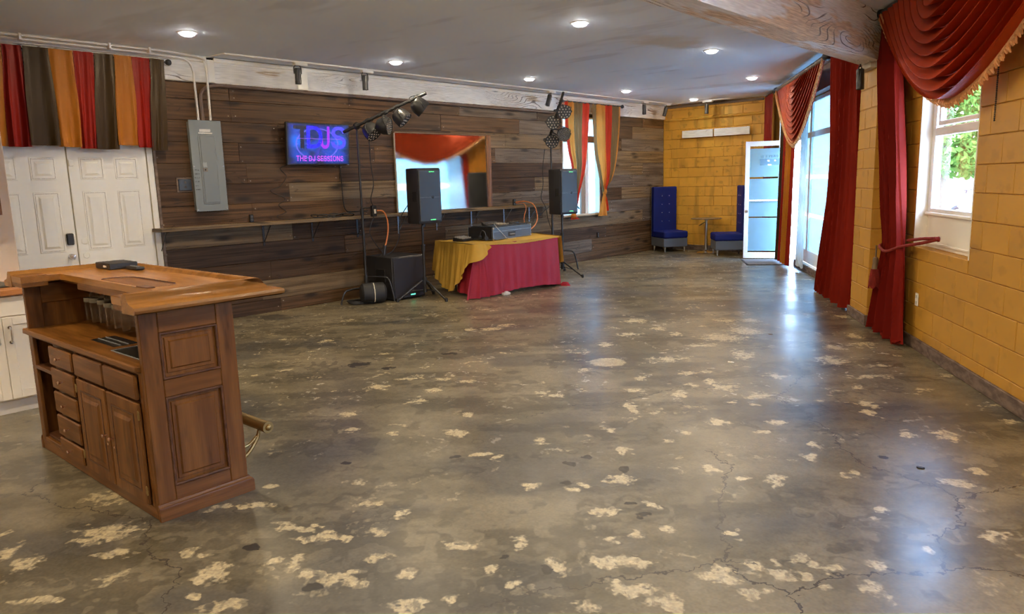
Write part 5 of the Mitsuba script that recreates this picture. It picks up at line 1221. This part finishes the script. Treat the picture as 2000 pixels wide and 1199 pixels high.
def tripod(o, h, hub, legs, label, spread, hubl=0.10):
    t = thing('speaker_stand', label, 'stand')
    put('pole', cat_(tube([(o[0], o[1], 0.12), (o[0], o[1], hub + 0.45)], 0.020, 14), tube([(o[0], o[1], hub + 0.42), (o[0], o[1], h)], 0.016, 14)), BLACKM, t)
    put('collar', tube([(o[0], o[1], hub + 0.41), (o[0], o[1], hub + 0.49)], 0.028, 14), BLACK, t)
    put('leg_hub', tube([(o[0], o[1], hub - 0.03), (o[0], o[1], hub + 0.04)], 0.032, 14), BLACK, t)
    put('lower_collar', tube([(o[0], o[1], 0.10), (o[0], o[1], 0.17)], 0.028, 12), BLACK, t)
    for f in legs:
        f = np.array([*f, 0.018])
        top = np.array([o[0], o[1], hub])
        out = unit([f[0] - o[0], f[1] - o[1], 0]) * 0.035
        l = put('leg', tube([top + out, f], 0.0145, 10), BLACKM, t)
        put('foot', cat_(xf(lathe([(0, -0.018), (0.02, -0.018), (0.022, 0.0), (0.018, 0.03), (0, 0.035)], 12), frame(f, [1, 0, 0], [0, 1, 0]))), BLACK, l)
        mid = top + out + (f - top - out) * 0.52
        put('brace', tube([mid, (o[0] + out[0], o[1] + out[1], 0.135)], 0.008, 6), BLACKM, l)
    return t
SLO = np.array([-7.68, 6.62])
tripod(SLO, 1.02, 0.265, ((-7.82, 6.24), (-7.28, 6.64), (-7.93, 6.99)), 'black tripod stand under the speaker that stands before the mirror', 0.6)
ML = speaker('black loudspeaker on a tripod in front of the mirror', (SLO[0] + 0.17, SLO[1] + 0.01, 1.05), 86, SLO)
SRO = np.array([-7.66, 9.66])
tripod(SRO, 0.99, 0.22, ((-7.168, 9.557), (-7.95, 9.20), (-7.97, 10.10)), 'black tripod stand right of the draped table', 0.5)
speaker('black loudspeaker on a tripod before the gold curtains', (SRO[0] + 0.17, SRO[1] - 0.02, 1.02), 82, SRO)
# subwoofer
t = thing('subwoofer', 'large black subwoofer on the floor between the light stand and the draped table', 'speaker')
WM = rotz(88, (-7.90, 6.235, 0))
scw = 0.62
put('cabinet', xf(box(0, 0.56, 0, 0.60, 0.015, 0.605, 0.012), WM), SATIN, t)
put('grille', xf(box(0.02, 0.54, -0.014, 0.001, 0.03, 0.59, 0.006), WM), mat('sub_grille', (0.018, 0.018, 0.024), 0.5), t)
put('side_handle', xf(box(-0.002, 0.003, 0.18, 0.38, 0.24, 0.42, 0.002), WM), 'handle_black', t)
put('handle_rim', xf(cat_(box(-0.005, 0.002, 0.17, 0.39, 0.42, 0.432, 0.002), box(-0.005, 0.002, 0.17, 0.39, 0.228, 0.24, 0.002), box(-0.005, 0.002, 0.168, 0.18, 0.228, 0.432, 0.002), box(-0.005, 0.002, 0.38, 0.392, 0.228, 0.432, 0.002)), WM), BLACKM, t)
k = put('status_light', xf(box(0.29, 0.37, -0.017, -0.0145, 0.055, 0.072, 0), WM), 'led_green', t, smooth=False)
emit(k, (0.15, 1.6, 0.7))
for x in (0.05, 0.51):
    for y in (0.05, 0.55):
        put('foot', xf(lathe([(0, 0), (0.02, 0), (0.02, 0.016), (0, 0.016)], 10), WM @ frame((x, y, 0), [1, 0, 0], [0, 1, 0])), RUBBER, t)
t = thing('equipment_bag', 'round black soft bag with a white strap on the floor against the subwoofer', 'bag')
GM = frame((-8.03, 5.995, 0.145), unit([0.45, 0.89, 0]), unit([-0.89, 0.45, 0]), [0, 0, 1.0])
put('body', xf(lathe([(0, -0.17), (0.10, -0.168), (0.135, -0.14), (0.142, 0.0), (0.135, 0.14), (0.10, 0.168), (0, 0.17)], 22).apply_transform(axis_frame((0, 0, 0), (1, 0, 0))), GM), RUBBER, t)
put('strap', xf(tube(np.array([(0.0, 0.146 * math.cos(a), 0.146 * math.sin(a)) for a in np.linspace(1.9, 4.0, 20)]), 0.006, 6), GM), WHITE, t)
t = thing('cable_pile', 'heap of black cables on the floor at the foot of the left light stand', 'cables')
put('coil', tube([(-8.16 + 0.14 * math.cos(a) + 0.02 * math.sin(3 * a), 5.93 + 0.20 * math.sin(a * 1.02), 0.012 + 0.010 * (a / 8)) for a in np.linspace(0, 24, 180)], 0.009, 6), RUBBER, t)

# -- light stands
def par(t, P, aim, kind, up=(0, 0, 1)):
    """One lamp of the light bar: thing > lamp parts. P: centre of the can, aim: where it looks."""
    M = axis_frame(P, aim)
    r, L = 0.112, 0.15
    put('can', xf(lathe([(0, -L), (r * 0.62, -L), (r * 0.86, -L * 0.8), (r, -L * 0.35), (r, 0.02), (r * 0.94, 0.02)], 24), M), BLACKM, t)
    f = put('face', xf(lathe([(r * 0.94, 0.012), (0, 0.012)], 24), M), BLACK, t)
    dots = []
    for n, q in (((12, 0.80), (6, 0.42), (1, 0.0)) if kind == 0 else ((24, 0.86), (18, 0.66), (12, 0.44), (6, 0.22), (1, 0))):
        for j in range(n):
            a = 2 * math.pi * j / n
            rr = (0.011 if kind == 0 else 0.007)
            dots.append(xf(lathe([(rr, 0.0125), (rr * 0.6, 0.017), (0, 0.018)], 8), M @ frame((q * r * math.cos(a), q * r * math.sin(a), 0), [1, 0, 0], [0, 1, 0])))
    put('led_lenses', cat_(*dots), mat('led_lens', (0.62, 0.55, 0.48), 0.25) if 'led_lens' not in scene else 'led_lens', f, kind='stuff')
    return M
def light_stand(o, ptop, barA, barB, feet, label, lamps, barlabel):
    t = thing('light_stand', label, 'light stand')
    o3 = np.array([*o, 0.0])
    put('pole', cat_(tube([o3 + [0, 0, 0.10], o3 + [0, 0, 1.25]], 0.0175, 12), tube([o3 + [0, 0, 1.22], o3 + [0, 0, ptop]], 0.014, 12)), BLACKM, t)
    put('collar', cat_(tube([o3 + [0, 0, 1.20], o3 + [0, 0, 1.27]], 0.026, 12), tube([o3 + [0, 0, 1.232], o3 + [0.04, 0.05, 1.232]], 0.008, 8)), BLACK, t)
    put('base_clamp', tube([o3 + [0, 0, 0.09], o3 + [0, 0, 0.36]], 0.026, 12), BLACK, t)
    for i, f in enumerate(feet):
        f = np.array([*f, 0.0])
        d = unit(f - o3)
        z = (0.20, 0.345, 0.24)[i]
        put('leg', tube(np.vstack([[o3 + d * 0.02 + [0, 0, z]], curve([o3 + d * (np.linalg.norm(f - o3) * 0.55) + [0, 0, z], o3 + d * (np.linalg.norm(f - o3) * 0.80) + [0, 0, z - 0.02], o3 + d * (np.linalg.norm(f - o3) * 0.92) + [0, 0, z * 0.55], f + [0, 0, 0.012]], 18)]), 0.0125, 10), BLACKM, t)
    put('head_knuckle', cat_(xf(ball((0, 0, 0), 0.05, 12), frame(o3 + [0, 0, ptop], [1, 0, 0], [0, 1, 0]))), BLACK, t)
    put('crossbar', tube([barA, barB], 0.021, 12), BLACKM, t)
    wire = []
    A_, B_ = np.array(barA), np.array(barB)
    put('bar_cable', tube(np.array([A_ + (B_ - A_) * q + [0.022 * math.cos(q * 70), 0.022 * math.sin(q * 70), -0.006] for q in np.linspace(0.12, 0.86, 120)]), 0.006, 5), RUBBER, t)
    for i, (q, off, aim, kind, lab) in enumerate(lamps):
        l = thing('par_light', lab, 'stage light')
        C = A_ + (B_ - A_) * q
        P = C + np.array(off)
        M = par(l, P, aim, kind)
        side = M[:3, 0] * 0.122
        put('yoke', tube(curve([P - side, P - side + (C - P) * 0.45, C + [0, 0, -0.03], P + side + (C - P) * 0.45, P + side], 30), 0.011, 6), BLACKM, l)
        put('clamp', cat_(tube([C - unit(B_ - A_) * 0.025, C + unit(B_ - A_) * 0.025], 0.030, 10), tube([C, C + [0, 0, -0.07]], 0.012, 8)), BLACK, l)
        put('power_lead', tube(curve([P - M[:3, 2] * 0.13, P - M[:3, 2] * 0.20 + [0, 0, -0.04], P - M[:3, 2] * 0.18 + side * 1.2 + [0, 0, 0.05], C + unit(B_ - A_) * 0.10], 16), 0.005, 5), RUBBER, l)
    return t
TOCAM = unit([0.72, -0.66, -0.15])
light_stand((-8.23, 6.04), 2.36, (-8.38, 5.93, 2.285), (-7.35, 6.505, 2.725), ((-8.243, 5.62), (-7.86, 6.22), (-8.53, 6.32)), 'black light stand with a tilted bar of stage lights beside the television',
    [(0.30, (0.06, 0.04, -0.17), (0.75, 0.2, -0.75), 0, 'black stage light nearest the pole on the left light bar'),
     (0.50, (0.05, 0.02, -0.17), (0.85, 0.50, -0.12), 1, 'stage light with a pale bluish face, second from the pole on the left bar'),
     (0.66, (0.07, 0.05, -0.17), (0.7, 0.5, -0.8), 0, 'black stage light third from the pole on the left light bar'),
     (0.90, (0.05, 0.04, -0.15), (0.5, 0.75, -0.75), 0, 'black stage light at the raised tip of the left light bar')], '')
light_stand((-8.22, 10.09), 2.22, (-8.26, 10.05, 2.20), (-7.42, 9.44, 2.935), ((-8.0, 9.7), (-7.86, 10.35), (-8.52, 10.25)), 'black light stand with a steep bar of stage lights before the gold curtains',
    [(0.16, (0.06, -0.02, -0.09), TOCAM, 0, 'round black stage light lowest on the right light bar'),
     (0.34, (0.16, 0.10, -0.12), TOCAM, 1, 'round black stage light with many small lenses, half hidden on the right light bar'),
     (0.46, (0.02, -0.06, -0.02), unit([0.66, -0.75, -0.1]), 0, 'round black stage light second from the top of the right light bar'),
     (0.72, (0.10, 0.02, -0.07), TOCAM, 0, 'round black stage light topmost on the right light bar')], '')
t = thing('power_strip', 'black power box clamped to the pole of the left light stand, orange cord plugged in', 'power box')
put('box', box(-8.17, -8.11, 6.13, 6.20, 1.16, 1.31, 0.008), BLACK, t)
put('clamp_arm', tube([(-8.23, 6.04, 1.28), (-8.15, 6.16, 1.28)], 0.009, 8), BLACKM, t)
put('white_plate', box(-8.112, -8.106, 6.15, 6.18, 1.20, 1.26, 0.001), WHITE, t)
t = thing('extension_cord', 'orange cord hanging from the power box on the left light stand', 'cord')
put('cord', tube(curve([(-8.12, 6.20, 1.24), (-8.10, 6.30, 1.22), (-8.10, 6.36, 1.10), (-8.10, 6.36, 0.95), (-8.10, 6.32, 0.80), (-8.10, 6.29, 0.74)], 40), 0.010, 8), ORANGE, t)
put('plug', tube([(-8.10, 6.29, 0.76), (-8.10, 6.265, 0.62)], 0.026, 8), BLACK, t)
t = thing('extension_cord', 'orange cord looping from the wall outlet down behind the flight case', 'cord')
put('cord', tube(curve([(XL + 0.04, 9.53, 1.22), (XL + 0.18, 9.60, 1.235), (XL + 0.32, 9.66, 1.19), (XL + 0.40, 9.66, 1.08), (XL + 0.45, 9.62, 0.92), (XL + 0.60, 9.3, 0.80), (-7.80, 8.70, 0.77)], 40), 0.010, 8), ORANGE, t)
put('branch', tube(curve([(XL + 0.06, 9.53, 1.20), (XL + 0.20, 9.56, 1.20), (XL + 0.31, 9.50, 1.12), (XL + 0.33, 9.42, 0.98), (XL + 0.5, 9.2, 0.82), (-7.85, 8.6, 0.77)], 30), 0.007, 6), ORANGE, t)
for pts, lab in ((((-8.15, 6.06, 2.33), (-8.14, 6.15, 2.2), (-8.15, 6.17, 1.9), (-8.14, 6.19, 1.6), (-8.15, 6.14, 1.4), (-8.15, 6.17, 1.31)), 'black cable running down beside the pole of the left light stand'),
                 (((-8.15, 6.17, 1.16), (-8.14, 6.08, 0.95), (-8.12, 6.16, 0.78), (-8.10, 6.25, 0.66), (-8.13, 6.22, 0.61)), 'black cable from the power box down to the subwoofer'),
                 (((-8.00, 6.70, 1.35), (-8.12, 6.60, 1.1), (-8.10, 6.55, 0.85), (-8.12, 6.45, 0.68), (-8.15, 6.35, 0.62)), 'black cable from the left speaker down to the subwoofer'),
                 (((-8.30, 10.02, 2.12), (-8.32, 9.98, 1.8), (-8.34, 10.0, 1.5), (-8.32, 9.92, 1.28), (-8.30, 10.02, 1.1), (-8.28, 10.05, 0.9), (-8.26, 10.12, 0.7)), 'black cable hanging down beside the right light stand'),
                 (((-7.86, 9.83, 1.30), (-8.10, 9.90, 1.15), (-8.20, 9.70, 0.98), (-8.10, 9.35, 0.84)), 'black cable from the right speaker towards the table')):
    t = thing('cable', lab, 'cable')
    put('cord', tube(curve(pts, 40), 0.006, 6), RUBBER, t)

# ================================================================== the far corner
def soft_box(x0, x1, y0, y1, z0, z1, r):
    return hull(np.vstack([ball((x, y, z), r, 12).vertices for x in (x0 + r, x1 - r) for y in (y0 + r, y1 - r) for z in (z0 + r, z1 - r)]))
def tall_chair(label, o, rz):
    """Local: x across the seat, y to the back, origin at the front left foot."""
    t = thing('slipper_chair', label, 'chair')
    M = rotz(rz, (*o, 0))
    w, d = 0.55, 0.62
    put('base', xf(box(0, w, 0, d, 0.11, 0.30, 0.012), M), GREYUP, t)
    put('seat', xf(soft_box(-0.008, w + 0.008, -0.012, d - 0.08, 0.295, 0.445, 0.035), M), BLUE, t, smooth=40)
    b = put('backrest', xf(soft_box(0.0, w, d - 0.115, d, 0.30, 1.375, 0.022), M), BLUE, t, smooth=40)
    put('back_shell', xf(box(0.0, w, d - 0.012, d + 0.006, 0.28, 1.37, 0.006), M), GREYUP, t)
    bt_ = []
    for x in (0.36, 0.67):
        for z in (0.64, 0.82, 1.0, 1.18):
            bt_.append(xf(ball((w * x, d - 0.114, z), 0.010, 8), M))
    put('tufting_buttons', cat_(*bt_), CHROME, b)
    for x in (0.05, w - 0.05):
        for y in (0.05, d - 0.06):
            put('leg', xf(lathe([(0, 0), (0.014, 0), (0.020, 0.01), (0.012, 0.03), (0.020, 0.06), (0.026, 0.115), (0, 0.116)], 12), M @ frame((x, y, 0), [1, 0, 0], [0, 1, 0])), CHROME, t)
    return t
tall_chair('tall blue tufted chair with a grey base in the corner by the plank wall', (-8.07, 13.62), 57)
tall_chair('tall blue tufted chair with a grey base half hidden by the glass door', (-7.16, 13.93), -53)
t = thing('bistro_table', 'small round pedestal table with a brown top between the blue chairs', 'table')
TB = (-7.33, 14.06, 0)
put('top', lathe([(0, 0.70), (0.305, 0.70), (0.315, 0.708), (0.305, 0.718), (0, 0.718)], 36).apply_translation(TB), BROWNTBL, t)
put('column', lathe([(0.034, 0.02), (0.030, 0.30), (0.026, 0.32), (0.026, 0.66), (0.06, 0.695), (0.06, 0.70)], 20).apply_translation(TB), CHROME, t)
put('base', lathe([(0, 0.0), (0.20, 0.0), (0.205, 0.006), (0.19, 0.016), (0.06, 0.035), (0.034, 0.06)], 32).apply_translation(TB), CHROME, t)
put('height_lever', tube([(TB[0], TB[1], 0.65), (TB[0] - 0.07, TB[1] - 0.06, 0.60), (TB[0] - 0.12, TB[1] - 0.09, 0.56)], 0.008, 8), BLACKM, t)
t = thing('door_mat', 'thin grey mat on the floor inside the open glass door', 'mat')
put('mat', rbox(6.2, 7.05, 0.0, 0.62, 0.0005, 0.008, 0.002), MATD, t)
put('edge', cat_(rbox(6.17, 6.2, -0.02, 0.65, 0.0005, 0.010, 0.003), rbox(6.17, 7.05, 0.62, 0.65, 0.0005, 0.010, 0.003)), RUBBER, t)

# small litter on the floor
for x, y, r, m, lab in ((-2.753, 5.757, 0.028, WHITE, 'small white scrap lying on the concrete floor'), (-2.948, 7.037, 0.022, BROWNTBL, 'small brown leaf lying on the floor before the tied curtain'), (-0.92, 4.22, 0.02, BLACK, 'small black scrap on the floor in the right foreground')):
    t = thing('litter', lab, 'litter')
    a = np.linspace(0, 6.28, 9)[:-1]
    put('scrap', hull([(x + r * (1 + 0.3 * math.sin(3 * q)) * math.cos(q), y + r * (0.8 + 0.3 * math.cos(2 * q)) * math.sin(q), z) for q in a for z in (0.0005, 0.006)]), m, t)

# ================================================================== outside
def leaf_cloud(n, centre, radii, size, seed):
    rng = np.random.default_rng(seed)
    d = rng.normal(size=(n, 3))
    d /= np.linalg.norm(d, axis=1, keepdims=True)
    p = np.array(centre) + d * np.array(radii) * rng.uniform(0.25, 1.0, (n, 1)) ** 0.6
    p += 0.10 * np.array(radii) * np.sin(p * 4.0 + seed)
    a = rng.normal(size=(n, 3)); a /= np.linalg.norm(a, axis=1, keepdims=True)
    b = np.cross(a, rng.normal(size=(n, 3))); b /= np.linalg.norm(b, axis=1, keepdims=True)
    s = size * rng.uniform(0.6, 1.3, (n, 1))
    V = np.stack([p - a * s, p + b * s * 0.45, p + a * s, p - b * s * 0.45], 1).reshape(-1, 3)
    i = np.arange(n) * 4
    F = np.vstack([np.stack([i, i + 1, i + 2], 1), np.stack([i, i + 2, i + 3], 1)])
    return trimesh.Trimesh(V, F, process=False)
BARK = mat('bark', (0.12, 0.085, 0.06), 0.8)
def street_tree(label, o, cz, rad, n, seed):
    t = thing('street_tree', label, 'tree')
    put('trunk', tube(curve([(o[0], o[1], -0.14), (o[0] + 0.05, o[1], 1.0), (o[0] - 0.05, o[1] + 0.05, cz - 0.2), (o[0], o[1], cz + 0.5)], 12), 0.08, 8), BARK, t)
    put('foliage', leaf_cloud(n, (o[0], o[1], cz), rad, 0.09, seed), LEAF, t, smooth=False, kind='stuff')
street_tree('leafy green street tree seen through the near right window', (-3.78, 17.5), 2.75, (1.9, 1.9, 1.55), 14000, 3)
street_tree('second leafy street tree further along behind the near window glass', (0.4, 19.5), 3.4, (1.9, 1.9, 1.7), 7000, 5)
t = thing('far_building', 'pale building across the street seen through the near right window', 'building')
FM = frame(RW(8, -15.5, -0.14), RD, RN, [0, 0, 1.0])
put('wall', xf(box(-40, 30, -6, 0, 0, 7.5, 0), FM), mat('far_wall', (0.66, 0.65, 0.63), 0.8), t)
for j in range(-8, 7):
    f = put('window', xf(box(j * 4, j * 4 + 1.6, -0.05, 0.03, 1.0, 2.6, 0), FM), mat('far_window', (0.10, 0.13, 0.15), 0.2) if 'far_window' not in scene else 'far_window', t)
t = thing('parked_scooter', 'parked scooter with a yellow box seen low in the near right window', 'scooter')
SO = np.array([-5.25, 26.6, -0.14])
SMx = frame(SO, unit([0.9, -0.3, 0]), unit([0.3, 0.9, 0]), [0, 0, 1.0])
for x in (0.0, 1.15):
    w_ = put('wheel', xf(trimesh.creation.torus(0.24, 0.06, major_sections=24, minor_sections=10).apply_transform(axis_frame((x, 0, 0.30), (0, 1, 0))), SMx), RUBBER, t)
    put('hub', xf(lathe([(0, -0.03), (0.10, -0.02), (0.10, 0.02), (0, 0.03)], 14).apply_transform(axis_frame((x, 0, 0.30), (0, 1, 0))), SMx), CHROME, w_)
put('fairing', xf(hull([(0.02, -0.12, 0.55), (0.02, 0.12, 0.55), (0.22, -0.16, 0.95), (0.22, 0.16, 0.95), (0.30, -0.18, 0.45), (0.30, 0.18, 0.45), (0.12, 0, 1.05)]), SMx), mat('scooter_blue', (0.35, 0.50, 0.60), 0.3), t)
put('body', xf(hull([(0.3, -0.14, 0.35), (0.3, 0.14, 0.35), (1.25, -0.16, 0.45), (1.25, 0.16, 0.45), (1.3, -0.15, 0.78), (1.3, 0.15, 0.78), (0.65, -0.14, 0.72), (0.65, 0.14, 0.72), (0.4, 0, 0.42)]), SMx), 'scooter_blue', t)
put('seat', xf(soft_box(0.62, 1.25, -0.13, 0.13, 0.74, 0.84, 0.04), SMx), RUBBER, t)
put('cargo_box', xf(box(0.14, 0.62, -0.24, 0.24, 0.12, 0.56, 0.02), SMx), mat('yellow_plastic', (0.75, 0.48, 0.04), 0.4), t)
put('handlebar', xf(cat_(tube([(0.24, -0.3, 1.08), (0.2, 0, 1.05), (0.24, 0.3, 1.08)], 0.016, 8), tube([(0.0, 0, 0.32), (0.22, 0, 1.06)], 0.022, 8)), SMx), BLACKM, t)
